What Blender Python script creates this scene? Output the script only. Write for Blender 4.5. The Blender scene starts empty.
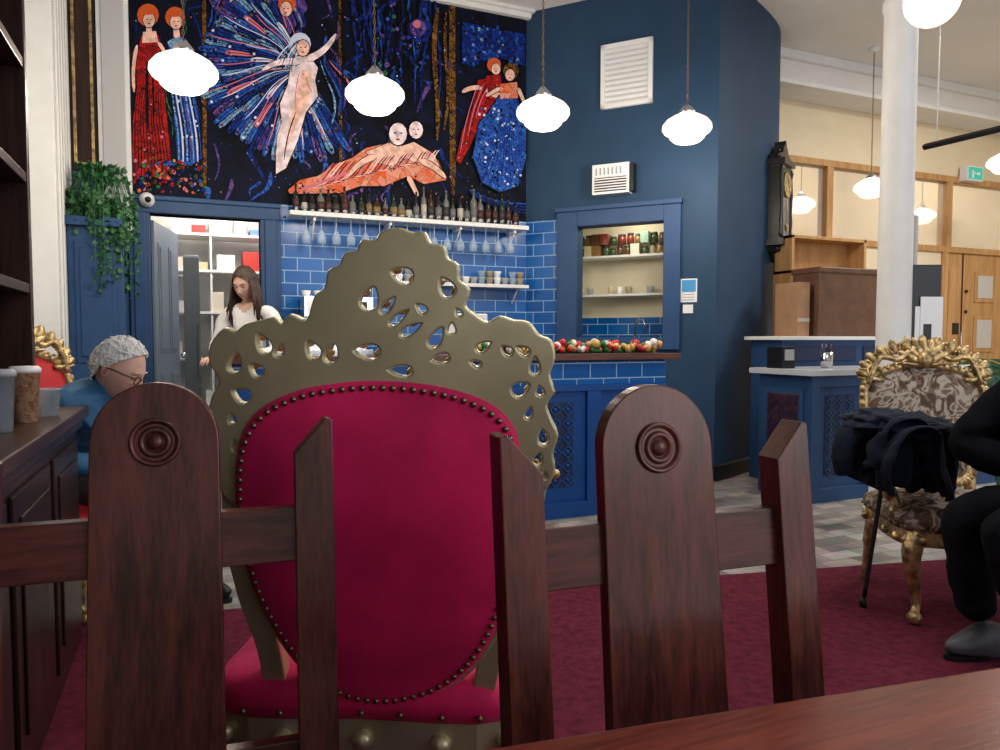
import bpy, bmesh, math, random
from mathutils import Vector, Matrix, noise
random.seed(7)
sc=bpy.context.scene
col=sc.collection
pi=math.pi
V3=Vector
# ---------------------------------------------------------------- survey frame
FPX=725.0; YAW=math.radians(23.2); PITCH=math.radians(2.76); H=1.15
cs,sn=math.cos(YAW),math.sin(YAW)
CAM=V3((0,0,H))
FW=V3((sn*math.cos(PITCH),cs*math.cos(PITCH),-math.sin(PITCH)))
RT=V3((cs,-sn,0)); UP=RT.cross(FW)
def ray(px,py): return FW+RT*((px-500)/FPX)+UP*((375-py)/FPX)
def hit(px,py,p,n):
    d=ray(px,py); return CAM+d*((V3(p)-CAM).dot(n)/d.dot(n))
def onY(px,py,Y): return hit(px,py,(0,Y,0),V3((0,1,0)))
def onX(px,py,X): return hit(px,py,(X,0,0),V3((1,0,0)))
def onZ(px,py,Z): return hit(px,py,(0,0,Z),V3((0,0,1)))
def cf(r,f,z=0): return V3((r*cs+f*sn,-r*sn+f*cs,z))
# ---------------------------------------------------------------- materials
def nt(name):
    m=bpy.data.materials.new(name); m.use_nodes=True
    t=m.node_tree; b=t.nodes['Principled BSDF']; return m,t,b
def rgba(c): return (c[0],c[1],c[2],1)
def M(name,c,rough=.5,metal=0,var=0,vs=8,bump=0,bs=60,coat=0,emit=0,stretch=None,c2=None,sheen=0,spec=.5):
    m,t,b=nt(name)
    b.inputs['Base Color'].default_value=rgba(c); b.inputs['Roughness'].default_value=rough
    b.inputs['Metallic'].default_value=metal; b.inputs['Coat Weight'].default_value=coat
    b.inputs['Coat Roughness'].default_value=.15
    b.inputs['Specular IOR Level'].default_value=spec
    if sheen: b.inputs['Sheen Weight'].default_value=sheen; b.inputs['Sheen Tint'].default_value=rgba([min(1,x*2+.1) for x in c])
    if emit: b.inputs['Emission Color'].default_value=rgba(c); b.inputs['Emission Strength'].default_value=emit
    tc=t.nodes.new('ShaderNodeTexCoord'); mp=t.nodes.new('ShaderNodeMapping')
    t.links.new(tc.outputs['Object'],mp.inputs['Vector'])
    if stretch: mp.inputs['Scale'].default_value=stretch
    if var or c2:
        n=t.nodes.new('ShaderNodeTexNoise'); n.inputs['Scale'].default_value=vs; n.inputs['Detail'].default_value=6
        t.links.new(mp.outputs[0],n.inputs['Vector'])
        r=t.nodes.new('ShaderNodeValToRGB')
        a=c2 if c2 else [x*(1-var) for x in c]; 
        r.color_ramp.elements[0].position=.35; r.color_ramp.elements[1].position=.65
        r.color_ramp.elements[0].color=rgba(a); r.color_ramp.elements[1].color=rgba([min(1,x*(1+var)) for x in c])
        t.links.new(n.outputs['Fac'],r.inputs[0]); t.links.new(r.outputs[0],b.inputs['Base Color'])
    if bump:
        n2=t.nodes.new('ShaderNodeTexNoise'); n2.inputs['Scale'].default_value=bs; n2.inputs['Detail'].default_value=4
        t.links.new(mp.outputs[0],n2.inputs['Vector'])
        bp=t.nodes.new('ShaderNodeBump'); bp.inputs['Strength'].default_value=bump; bp.inputs['Distance'].default_value=.01
        t.links.new(n2.outputs['Fac'],bp.inputs['Height']); t.links.new(bp.outputs[0],b.inputs['Normal'])
    return m
def wallvec(t,d):
    tc=t.nodes.new('ShaderNodeTexCoord')
    dp=t.nodes.new('ShaderNodeVectorMath'); dp.operation='DOT_PRODUCT'; dp.inputs[1].default_value=d
    sp=t.nodes.new('ShaderNodeSeparateXYZ'); cb=t.nodes.new('ShaderNodeCombineXYZ')
    t.links.new(tc.outputs['Object'],dp.inputs[0]); t.links.new(tc.outputs['Object'],sp.inputs[0])
    t.links.new(dp.outputs['Value'],cb.inputs[0]); t.links.new(sp.outputs[2],cb.inputs[1])
    return cb.outputs[0]
def brickmat(name,d,c1,c2,mortar,w,h,ms=.004,rough=.22,vec=None,bump=.4,off=.5):
    m,t,b=nt(name)
    v=wallvec(t,d) if d else None
    if v is None:
        tc=t.nodes.new('ShaderNodeTexCoord'); v=tc.outputs['Object']
    br=t.nodes.new('ShaderNodeTexBrick'); br.inputs['Scale'].default_value=1
    br.inputs['Brick Width'].default_value=w; br.inputs['Row Height'].default_value=h
    br.inputs['Mortar Size'].default_value=ms; br.inputs['Mortar Smooth'].default_value=.2
    br.inputs['Color1'].default_value=rgba(c1); br.inputs['Color2'].default_value=rgba(c2); br.inputs['Mortar'].default_value=rgba(mortar)
    br.offset=off
    t.links.new(v,br.inputs['Vector']); t.links.new(br.outputs['Color'],b.inputs['Base Color'])
    b.inputs['Roughness'].default_value=rough; b.inputs['Specular IOR Level'].default_value=.35
    bp=t.nodes.new('ShaderNodeBump'); bp.inputs['Strength'].default_value=bump; bp.inputs['Distance'].default_value=.004; bp.invert=True
    t.links.new(br.outputs['Fac'],bp.inputs['Height']); t.links.new(bp.outputs[0],b.inputs['Normal'])
    return m,t,b,br
def glassy(name,c1,c2,scale,edge=.05,lead=(.004,.004,.008),spec=.12,rough=.6):
    m,t,b=nt(name); tc=t.nodes.new('ShaderNodeTexCoord')
    nz=t.nodes.new('ShaderNodeTexNoise'); nz.inputs['Scale'].default_value=6; nz.inputs['Detail'].default_value=3
    t.links.new(tc.outputs['Object'],nz.inputs['Vector'])
    sb=t.nodes.new('ShaderNodeVectorMath'); sb.operation='MULTIPLY_ADD'; sb.inputs[1].default_value=(.22,.22,.22)
    t.links.new(nz.outputs['Color'],sb.inputs[0]); t.links.new(tc.outputs['Object'],sb.inputs[2])
    v=t.nodes.new('ShaderNodeTexVoronoi'); v.inputs['Scale'].default_value=scale
    v2=t.nodes.new('ShaderNodeTexVoronoi'); v2.inputs['Scale'].default_value=scale; v2.feature='DISTANCE_TO_EDGE'
    for q in (v,v2): t.links.new(sb.outputs[0],q.inputs['Vector'])
    s=t.nodes.new('ShaderNodeSeparateColor'); t.links.new(v.outputs['Color'],s.inputs[0])
    mx=t.nodes.new('ShaderNodeMix'); mx.data_type='RGBA'
    mx.inputs[6].default_value=rgba(c1); mx.inputs[7].default_value=rgba(c2); t.links.new(s.outputs[0],mx.inputs[0])
    gt=t.nodes.new('ShaderNodeMath'); gt.operation='GREATER_THAN'; gt.inputs[1].default_value=edge; t.links.new(v2.outputs['Distance'],gt.inputs[0])
    m2=t.nodes.new('ShaderNodeMix'); m2.data_type='RGBA'; m2.inputs[6].default_value=rgba(lead)
    t.links.new(gt.outputs[0],m2.inputs[0]); t.links.new(mx.outputs[2],m2.inputs[7]); t.links.new(m2.outputs[2],b.inputs['Base Color'])
    b.inputs['Roughness'].default_value=rough; b.inputs['Specular IOR Level'].default_value=spec
    return m
def woodmat(name,c1,c2,axis='z',rough=.3,coat=.3,sc_=14):
    s={'z':(sc_,sc_,sc_*.08),'x':(sc_*.08,sc_,sc_),'y':(sc_,sc_*.08,sc_)}[axis]
    m,t,b=nt(name); tc=t.nodes.new('ShaderNodeTexCoord'); mp=t.nodes.new('ShaderNodeMapping'); mp.inputs['Scale'].default_value=s
    t.links.new(tc.outputs['Object'],mp.inputs[0])
    n=t.nodes.new('ShaderNodeTexNoise'); n.inputs['Scale'].default_value=2.2; n.inputs['Detail'].default_value=8; n.inputs['Distortion'].default_value=.6
    n2=t.nodes.new('ShaderNodeTexNoise'); n2.inputs['Scale'].default_value=14; n2.inputs['Detail'].default_value=3
    for q in (n,n2): t.links.new(mp.outputs[0],q.inputs['Vector'])
    ad=t.nodes.new('ShaderNodeMix'); ad.inputs[0].default_value=.35; t.links.new(n.outputs['Fac'],ad.inputs[2]); t.links.new(n2.outputs['Fac'],ad.inputs[3])
    r=t.nodes.new('ShaderNodeValToRGB'); r.color_ramp.elements[0].position=.38; r.color_ramp.elements[1].position=.62
    r.color_ramp.elements[0].color=rgba(c1); r.color_ramp.elements[1].color=rgba(c2)
    t.links.new(ad.outputs[0],r.inputs[0]); t.links.new(r.outputs[0],b.inputs['Base Color'])
    b.inputs['Roughness'].default_value=rough; b.inputs['Coat Weight'].default_value=coat; b.inputs['Coat Roughness'].default_value=.2
    b.inputs['Specular Tint'].default_value=(1,.76,.68,1); b.inputs['Coat Tint'].default_value=(1,.88,.84,1)
    bp=t.nodes.new('ShaderNodeBump'); bp.inputs['Strength'].default_value=.12; bp.inputs['Distance'].default_value=.004
    t.links.new(ad.outputs[0],bp.inputs['Height']); t.links.new(bp.outputs[0],b.inputs['Normal'])
    return m
white=M('paint_white',(.78,.78,.76),.6,var=.03)
ceilm=M('ceiling_paint',(.8,.78,.74),.8,var=.02,vs=2)
cream=M('cream_paint',(.78,.66,.46),.7,var=.03,vs=3)
navy=M('navy_wall_paint',(.021,.056,.116),.6,var=.08,vs=3,bump=.05,bs=90,spec=.25)
bluej=M('blue_joinery_paint',(.024,.068,.17),.45,var=.06,spec=.3)
barblue=M('bar_blue_paint',(.008,.068,.27),.4,var=.08,spec=.3)
barpanel=M('bar_lattice_dark',(.006,.018,.07),.5)
panelred=M('counter_panel_dark_red',(.055,.012,.02),.5,var=.5,vs=30)
brass=M('aged_brass_paint',(.74,.67,.42),.38,.62,vs=3.5,bump=.05,bs=10,c2=(.50,.455,.275))
gold=M('carved_gilt',(.47,.34,.16),.38,.75,var=.55,vs=25,bump=.5,bs=70)
stud=M('upholstery_stud',(.24,.16,.10),.32,.9)
velvet=M('crimson_velvet',(.72,.016,.12),.6,var=.22,vs=5,bump=.06,bs=240,sheen=.5,spec=.2)
redv=M('red_velvet',(.5,.01,.02),.7,sheen=.2)
mah=woodmat('mahogany_vertical',(.024,.006,.005),(.120,.027,.018),'z',.33,.15)
mahx=woodmat('mahogany_horizontal',(.024,.006,.005),(.110,.025,.017),'x',.33,.15)
tabm=woodmat('table_mahogany',(.10,.016,.010),(.25,.048,.027),'x',.28,.2)
dark=woodmat('dark_stained_wood',(.010,.005,.005),(.035,.016,.014),'z',.35,.15)
darky=woodmat('dark_stained_wood_top',(.03,.011,.009),(.075,.030,.02),'y',.35,.15)
oak=woodmat('light_oak',(.42,.22,.08),(.58,.34,.14),'z',.5,.1,8)
ledgew=woodmat('bar_ledge_wood',(.06,.02,.012),(.14,.05,.03),'x',.35,.3)
brownb=M('brown_leather_box',(.12,.055,.03),.5,var=.2)
cardb=M('cardboard',(.36,.2,.11),.8,var=.1)
blackm=M('black_metal',(.01,.01,.012),.4,.3)
blackc=M('black_cloth',(.006,.0065,.010),.95,var=.3,vs=12,bump=.4,bs=25,spec=.1)
navyc=M('navy_coat_cloth',(.010,.015,.028),.9,var=.35,vs=10,bump=.5,bs=22,spec=.2)
chrome=M('steel',(.6,.6,.62),.2,1)
greym=M('grey_plastic',(.35,.36,.38),.5)
whitep=M('white_plastic',(.85,.85,.85),.4)
tileX=brickmat('blue_metro_tile',(1,0,0),(.001,.075,.31),(.003,.115,.41),(.30,.46,.60),.2,.1)[0]
DV=V3((3.90-2.81,4.69-5.954,0)).normalized(); DN=V3((DV.y,-DV.x,0))
if DN.dot(V3((-1,-1,0)))<0: DN=-DN
tileD=brickmat('blue_metro_tile_angled',tuple(DV),(.001,.075,.31),(.003,.115,.41),(.30,.46,.60),.2,.1)[0]
skin=M('skin',(.62,.37,.28),.5,var=.06,vs=20); skinp=M('skin_lips',(.46,.18,.15),.45)
eyew=M('eye_white',(.7,.68,.66),.3); iris=M('iris',(.05,.03,.02),.2)
hairw=M('white_hair',(.66,.66,.66),.8,var=.18,vs=60,bump=.8,bs=90,stretch=(1,1,.3))
hairb=M('brown_hair',(.045,.022,.013),.5,var=.5,vs=40,bump=.5,bs=80,stretch=(3,3,.3))
# ---------------------------------------------------------------- mesh builder
class MB:
    def __init__(s,name): s.name=name;s.V=[];s.F=[];s.I=[];s.S=[];s.mats=[];s.X=Matrix.Identity(4)
    def mi(s,m):
        if m not in s.mats: s.mats.append(m)
        return s.mats.index(m)
    def add(s,vs,fs,m,smooth=False,mx=None):
        o=len(s.V); T=s.X@mx if mx is not None else s.X
        s.V+= [T@V3(v) for v in vs]; k=s.mi(m)
        for f in fs: s.F.append([o+i for i in f]); s.I.append(k); s.S.append(smooth)
    def box(s,lo,hi,m,mx=None):
        a,b=lo,hi
        vs=[(a[0],a[1],a[2]),(b[0],a[1],a[2]),(b[0],b[1],a[2]),(a[0],b[1],a[2]),(a[0],a[1],b[2]),(b[0],a[1],b[2]),(b[0],b[1],b[2]),(a[0],b[1],b[2])]
        s.add(vs,[(0,3,2,1),(4,5,6,7),(0,1,5,4),(1,2,6,5),(2,3,7,6),(3,0,4,7)],m,False,mx)
    def cbox(s,c,d,m,mx=None):
        s.box([c[i]-d[i]/2 for i in range(3)],[c[i]+d[i]/2 for i in range(3)],m,mx)
    def tube(s,pts,rad,m,n=10,caps=True,flat=1.0,smooth=True):
        pts=[V3(p) for p in pts]
        if not isinstance(rad,(list,tuple)): rad=[rad]*len(pts)
        t0=(pts[1]-pts[0]).normalized(); a=V3((0,0,1)) if abs(t0.z)<.9 else V3((1,0,0))
        u=t0.cross(a).normalized(); vs=[];fs=[]
        for i,p in enumerate(pts):
            t=(pts[min(i+1,len(pts)-1)]-pts[max(i-1,0)]).normalized()
            u=(u-t*u.dot(t)).normalized(); w=t.cross(u)
            for k in range(n):
                an=2*pi*k/n; vs.append(p+u*math.cos(an)*rad[i]+w*math.sin(an)*rad[i]*flat)
        for i in range(len(pts)-1):
            for k in range(n):
                fs.append((i*n+k,i*n+(k+1)%n,(i+1)*n+(k+1)%n,(i+1)*n+k))
        if caps: fs.append(tuple(range(n-1,-1,-1))); fs.append(tuple((len(pts)-1)*n+k for k in range(n)))
        s.add(vs,fs,m,smooth)
    def lathe(s,prof,m,mx=None,n=24,smooth=True):
        vs=[];fs=[]
        for r,z in prof:
            for k in range(n): vs.append((r*math.cos(2*pi*k/n),r*math.sin(2*pi*k/n),z))
        for i in range(len(prof)-1):
            for k in range(n): fs.append((i*n+k,i*n+(k+1)%n,(i+1)*n+(k+1)%n,(i+1)*n+k))
        if prof[0][0]>1e-4: fs.append(tuple(range(n-1,-1,-1)))
        if prof[-1][0]>1e-4: fs.append(tuple((len(prof)-1)*n+k for k in range(n)))
        s.add(vs,fs,m,smooth,mx)
    def sph(s,c,r,m,mx=None,nu=14,nv=9,fn=None,keep=None):
        if not isinstance(r,(list,tuple)): r=(r,r,r)
        vs=[];fs=[];un=[]
        for j in range(nv+1):
            ph=pi*j/nv
            for k in range(nu):
                th=2*pi*k/nu; q=V3((math.sin(ph)*math.cos(th),math.sin(ph)*math.sin(th),math.cos(ph)))
                un.append(q); p=fn(q) if fn else V3((q.x*r[0],q.y*r[1],q.z*r[2]))
                vs.append(p+V3(c))
        for j in range(nv):
            for k in range(nu):
                f=(j*nu+k,(j+1)*nu+k,(j+1)*nu+(k+1)%nu,j*nu+(k+1)%nu)
                if keep and not all(keep(un[i]) for i in f): continue
                fs.append(f)
        s.add(vs,fs,m,True,mx)
    def prism(s,poly,t0,t1,m,mx=None,smooth=False):
        n=len(poly); vs=[(x,y,t0) for x,y in poly]+[(x,y,t1) for x,y in poly]
        fs=[tuple(range(n-1,-1,-1)),tuple(range(n,2*n))]+[(i,(i+1)%n,n+(i+1)%n,n+i) for i in range(n)]
        s.add(vs,fs,m,smooth,mx)
    def plate(s,loops,ext,bev,m,mx=None):
        cu=bpy.data.curves.new('tmp','CURVE'); cu.dimensions='2D'; cu.fill_mode='BOTH'; cu.extrude=ext; cu.bevel_depth=bev; cu.bevel_resolution=1
        for lp in loops:
            sp=cu.splines.new('POLY'); sp.points.add(len(lp)-1); sp.use_cyclic_u=True
            for p,q in zip(sp.points,lp): p.co=(q[0],q[1],0,1)
        ob=bpy.data.objects.new('tmp',cu); col.objects.link(ob)
        bpy.context.view_layer.update()
        me=ob.evaluated_get(bpy.context.evaluated_depsgraph_get()).to_mesh()
        vs=[v.co.copy() for v in me.vertices]; fs=[tuple(p.vertices) for p in me.polygons]
        bpy.data.objects.remove(ob); bpy.data.curves.remove(cu)
        s.add(vs,fs,m,False,mx)
    def done(s,bevel=0,parent=None,seg=2,fix=False):
        me=bpy.data.meshes.new(s.name); me.from_pydata([tuple(v) for v in s.V],[],s.F)
        for m in s.mats: me.materials.append(m)
        me.polygons.foreach_set('material_index',s.I); me.polygons.foreach_set('use_smooth',s.S)
        if fix:
            bm=bmesh.new(); bm.from_mesh(me); bmesh.ops.recalc_face_normals(bm,faces=bm.faces); bm.to_mesh(me); bm.free()
        me.update()
        ob=bpy.data.objects.new(s.name,me); col.objects.link(ob)
        if bevel:
            b=ob.modifiers.new('bevel','BEVEL'); b.width=bevel; b.segments=seg; b.limit_method='ANGLE'; b.angle_limit=.9; b.harden_normals=False
        if parent: ob.parent=parent
        return ob
def empty(name):
    e=bpy.data.objects.new(name,None); col.objects.link(e); return e
def frame(o,x,y,z):
    m=Matrix.Identity(4)
    for i,a in enumerate((x,y,z)):
        for j in range(3): m[j][i]=a[j]
    for j in range(3): m[j][3]=o[j]
    return m
def rotz(a,loc=(0,0,0)): return Matrix.Translation(V3(loc))@Matrix.Rotation(a,4,'Z')
# ================================================================= ROOM
YB=5.95; CZ=4.05; XL=-.9
C0=V3((2.81,5.954,0)); P1=V3((3.90,4.69,0)); DL=(P1-C0).length
def onD(px,py):
    p=hit(px,py,C0,DN); return ((p-C0).dot(DV),p.z)
MD=frame(C0,DV,V3((0,0,1)),DN)   # local x along wall, y up, z out of wall
# floor
fm,ft,fb,fbr=brickmat('patchwork_plank_floor',None,(.34,.29,.24),(.12,.10,.085),(.08,.07,.06),.22,.11,.003,.45,bump=.1)
nn=ft.nodes.new('ShaderNodeTexNoise'); nn.inputs['Scale'].default_value=9; nn.inputs['Detail'].default_value=5
mx=ft.nodes.new('ShaderNodeMix'); mx.data_type='RGBA'; mx.blend_type='OVERLAY'; mx.inputs[0].default_value=.9
tc=ft.nodes.new('ShaderNodeTexCoord'); ft.links.new(tc.outputs['Object'],nn.inputs['Vector'])
ft.links.new(fbr.outputs['Color'],mx.inputs[6]); ft.links.new(nn.outputs['Color'],mx.inputs[7])
hs=ft.nodes.new('ShaderNodeHueSaturation'); hs.inputs['Saturation'].default_value=.5; hs.inputs['Value'].default_value=1.25
ft.links.new(mx.outputs[2],hs.inputs['Color']); ft.links.new(hs.outputs[0],fb.inputs['Base Color'])
b=MB('floor'); b.box((XL-.1,-3,-.1),(10.1,9,0),fm); b.done()
carp=M('crimson_carpet',(.115,.016,.034),.95,var=.25,vs=30,bump=.5,bs=300,spec=.1)
b=MB('carpet_rug'); b.prism([(XL+.02,-2.9),(9.9,-2.9),(9.9,1.3),(3.9,2.45),(-.3,3.33),(XL+.02,3.45)],0.001,.008,carp); b.done()
b=MB('ceiling'); b.box((XL-.1,-3,CZ),(10.1,9,CZ+.1),ceilm); b.done()
b=MB('wall_left'); b.box((XL-.1,-3,0),(XL,YB,CZ),white); b.done()
b=MB('wall_right'); b.box((10,-3,0),(10.1,9,CZ),cream); b.done()
# back wall with doorway
dx0,dx1,dz=-.246,.524,2.08
b=MB('wall_back')
b.box((XL,YB,0),(dx0,YB+.12,CZ),navy); b.box((dx1,YB,0),(2.83,YB+.12,CZ),navy); b.box((dx0,YB,dz),(dx1,YB+.12,CZ),navy)
b.done()
# door architrave
b=MB('door_frame_trim')
for x0,x1 in ((dx0-.14,dx0),(dx1,dx1+.15)):
    b.box((x0,YB-.035,0),(x1,YB+.14,dz),bluej); b.box((x0+.03,YB-.05,0),(x1-.03,YB-.03,dz),bluej)
b.box((dx0-.14,YB-.035,dz),(dx1+.15,YB+.14,dz+.11),bluej); b.box((dx0-.14,YB-.055,dz+.09),(dx1+.15,YB+.1,dz+.125),bluej)
b.done(.006)
# open door leaf
doorm=M('grey_blue_door_paint',(.16,.20,.26),.45)
b=MB('door_1'); b.X=rotz(math.radians(78),(dx0+.02,YB+.13,0))
b.box((0,0,.01),(.74,.04,2.05),doorm)
for z0,z1 in ((.2,.9),(1.05,1.9)):
    for x0,x1 in ((.1,.34),(.41,.65)):
        b.box((x0,-.008,z0),(x1,0,z1),doorm); b.box((x0+.03,-.016,z0+.03),(x1-.03,-.008,z1-.03),doorm)
b.sph((.69,-.04,1.02),.025,chrome); b.done(.004)
# store room
b=MB('wall_storeroom'); b.box((-1,8.0,0),(2.6,8.1,CZ),white); b.box((-1.1,6.07,0),(-1,8,CZ),white); b.box((2.5,6.07,0),(2.6,8,CZ),white)
b.box((-1,6.07,2.7),(2.5,8,2.75),white); b.done()
b=MB('storeroom_shelving')
for z in (.5,.95,1.4,1.8,2.15): b.box((-.5,7.55,z),(1.6,7.95,z+.025),white)
for x in (-.5,.2,.9,1.58): b.box((x,7.56,0),(x+.02,7.95,2.3),white)
cols=[M('pack_%d'%i,c,.5) for i,c in enumerate([(.5,.04,.03),(.8,.8,.78),(.1,.2,.4),(.6,.5,.3),(.05,.05,.06),(.25,.4,.3),(.7,.62,.5)])]
pale=[cols[1],cols[1],cols[6],cols[1],cols[2],cols[0],cols[3]]
for z in (.525,.975,1.425,1.825,2.175):
    x=-.45
    while x<1.5:
        w=random.uniform(.08,.22); h=random.uniform(.06,.2)
        b.box((x,7.6,z),(x+w,7.85,z+h),random.choice(pale)); x+=w+random.uniform(.02,.14)
b.done(.003)
fridgem=M('fridge_side_grey',(.10,.11,.12),.4)
b=MB('tall_fridge'); b.box((-.03,7.0,0),(.09,7.4,1.9),greym); b.box((-.035,6.98,0.02),(.095,7.0,1.88),fridgem); b.box((.07,6.95,.8),(.08,6.98,1.3),chrome); b.done(.005)
# tiles on back wall
b=MB('wall_tiles_back'); b.box((dx1+.15,YB-.012,.9),(2.80,YB,2.21),tileX); b.done()
# angled wall with serving hatch
hx0,_=onD(578,280); hx1,_=onD(664,280); ox0,_=onD(558,280); ox1,_=onD(681,280)
hz0,hz1=1.17,2.13
b=MB('wall_angled'); b.X=MD
b.box((0,0,-.12),(hx0,CZ,0),navy); b.box((hx1,0,-.12),(DL,CZ,0),navy); b.box((hx0,0,-.12),(hx1,hz0,0),navy); b.box((hx0,hz1,-.12),(hx1,CZ,0),navy); b.done()
b=MB('wall_tiles_angled'); b.X=MD; b.box((0.0,.9,0),(ox0+.01,2.21,.012),tileD); b.done()
b=MB('serving_hatch_trim'); b.X=MD
b.box((ox0,hz0-.1,0),(hx0,hz1+.14,.04),bluej); b.box((hx1,hz0-.1,0),(ox1,hz1+.14,.04),bluej)
b.box((hx0,hz1,0),(hx1,hz1+.14,.04),bluej); b.box((hx0,hz0-.1,0),(hx1,hz0,.04),bluej)
b.box((ox0-.01,hz1+.13,0),(ox1+.01,hz1+.17,.06),bluej)
b.done(.005)
creamh=M('hatch_interior_cream',(.72,.66,.48),.6)
b=MB('hatch_alcove'); b.X=MD
D=-.62
b.box((hx0-.25,.9,D-.02),(hx1+.25,2.3,D),creamh); b.box((hx0-.27,.9,D),(hx0-.25,2.3,-.12),creamh); b.box((hx1+.25,.9,D),(hx1+.27,2.3,-.12),creamh)
b.box((hx0-.25,2.28,D),(hx1+.25,2.3,-.12),creamh); b.box((hx0-.25,.9,D),(hx1+.25,.92,-.12),creamh)
b.box((hx0-.25,.92,D),(hx1+.25,1.36,D+.012),tileD)
for z in (1.55,1.90): b.box((hx0-.2,z,D),(hx1+.2,z+.02,D+.22),white)
jar=[M('jar_%d'%i,c,.25) for i,c in enumerate([(.10,.05,.02),(.25,.14,.05),(.04,.08,.03),(.35,.3,.2),(.2,.03,.02)])]
for row in range(2):
    x=hx0-.17
    while x<hx1+.12:
        w=random.uniform(.055,.085); h=random.uniform(.07,.10)
        z=1.92+row*.105
        if random.random()<.4: b.box((x,z,D+.06),(x+w,z+.1,D+.18),random.choice(cols[3:]+jar))
        else:
            T=Matrix.Translation((x+w/2,z,D+.12))@Matrix.Rotation(-pi/2,4,'X')
            b.lathe([(w*.48,0),(w*.48,h*.75),(w*.4,h*.8),(w*.4,h)],random.choice(jar),T,14); b.lathe([(w*.43,h*.82),(w*.43,h*1.02)],cols[4],T,14)
        x+=w+.006
x=hx0-.15
while x<hx1+.12:
    w=random.uniform(.06,.09)
    if random.random()<.6: b.lathe([(w*.3,0),(w*.42,.05),(w*.42,.07),(w*.38,.07)],random.choice([whitep,jar[3],greym,cols[3]]),Matrix.Translation((x,1.57,D+.11))@Matrix.Rotation(-pi/2,4,'X'),14)
    x+=w+.02
b.tube([V3((hx0+.38,1.0,D+.15)),V3((hx0+.38,1.27,D+.15)),V3((hx0+.41,1.33,D+.17)),V3((hx0+.47,1.33,D+.2)),V3((hx0+.5,1.25,D+.22))],.01,chrome)
b.done()
# curved pier wall
prof=[P1,V3((4.32,4.87,0)),V3((4.87,5.15,0)),V3((5.18,5.37,0)),V3((5.34,5.58,0)),V3((5.45,5.8,0)),V3((5.49,6.05,0))]
pts=[]
def cr(p0,p1,p2,p3,t): return .5*((2*p1)+(-p0+p2)*t+(2*p0-5*p1+4*p2-p3)*t*t+(-p0+3*p1-3*p2+p3)*t*t*t)
for i in range(len(prof)-1):
    a=prof[max(i-1,0)];d=prof[min(i+2,len(prof)-1)]
    for k in range(6): pts.append(cr(a,prof[i],prof[i+1],d,k/6))
pts.append(prof[-1])
b=MB('wall_curved_pier'); vs=[];fs=[]
for p in pts: vs+=[(p.x,p.y,0),(p.x,p.y,CZ)]
for i in range(len(pts)-1): fs.append((2*i,2*i+2,2*i+3,2*i+1))
b.add(vs,fs,navy,True); b.done()
b=MB('baseboard_pier'); 
for a_,b_ in zip([C0+DV*.5]+pts[:-1],pts):
    d=(b_-a_).normalized(); n=V3((d.y,-d.x,0)); 
    vs=[a_+n*.02,b_+n*.02,b_+n*.02+V3((0,0,.12)),a_+n*.02+V3((0,0,.12)),a_+V3((0,0,.13)),b_+V3((0,0,.13))]
    b.add(vs,[(0,1,2,3),(3,2,5,4)],blackm)
b.done()
# cornices
b=MB('trim_cornice'); b.box((XL,YB-.06,CZ-.07),(2.83,YB,CZ),white); b.box((XL,YB-.1,CZ-.03),(2.85,YB,CZ),white); b.done(.01)
b=MB('trim_ceiling_beam'); b.box((5.3,5.68,3.72),(10,6.0,CZ),ceilm); b.box((5.3,5.62,3.96),(10,5.7,CZ),white); b.box((5.35,5.6,3.70),(10,6.0,3.75),white); b.done(.01)
# left corner pilasters, picture, blue cupboard
b=MB('trim_pilaster_corner'); b.box((XL+.002,5.28,0),(XL+.16,5.94,CZ),white)
for k in range(5): b.box((XL+.16,5.34+k*.11,.2),(XL+.175,5.40+k*.11,CZ-.1),white)
b.done(.005)
b=MB('trim_pilaster_mural'); b.box((-.56,YB-.06,1.9),(-.355,YB-.001,CZ),white); b.box((-.53,YB-.075,1.9),(-.385,YB-.06,CZ),M('pilaster_grey',(.5,.5,.5),.6)); b.done(.005)
b=MB('gilt_framed_picture'); x0,x1=-.73,-.57
b.box((x0,YB-.03,2.35),(x1,YB-.001,4.0),dark); b.box((x0+.015,YB-.05,2.37),(x0+.035,YB-.03,3.98),gold); b.box((x1-.035,YB-.05,2.37),(x1-.015,YB-.03,3.98),gold); b.box((x0+.015,YB-.05,2.37),(x1-.015,YB-.03,2.40),gold); b.done(.003)
b=MB('blue_panelled_cupboard'); b.box((-.72,5.5,0),(-.395,YB-.01,1.9),bluej); b.box((-.73,5.46,1.9),(-.39,YB-.01,1.96),bluej)
for z0,z1 in ((.15,.9),(1.0,1.8)):
    b.box((-.68,5.488,z0),(-.44,5.5,z1),bluej); b.box((-.65,5.478,z0+.04),(-.47,5.488,z1-.04),bluej)
b.done(.005)
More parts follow.
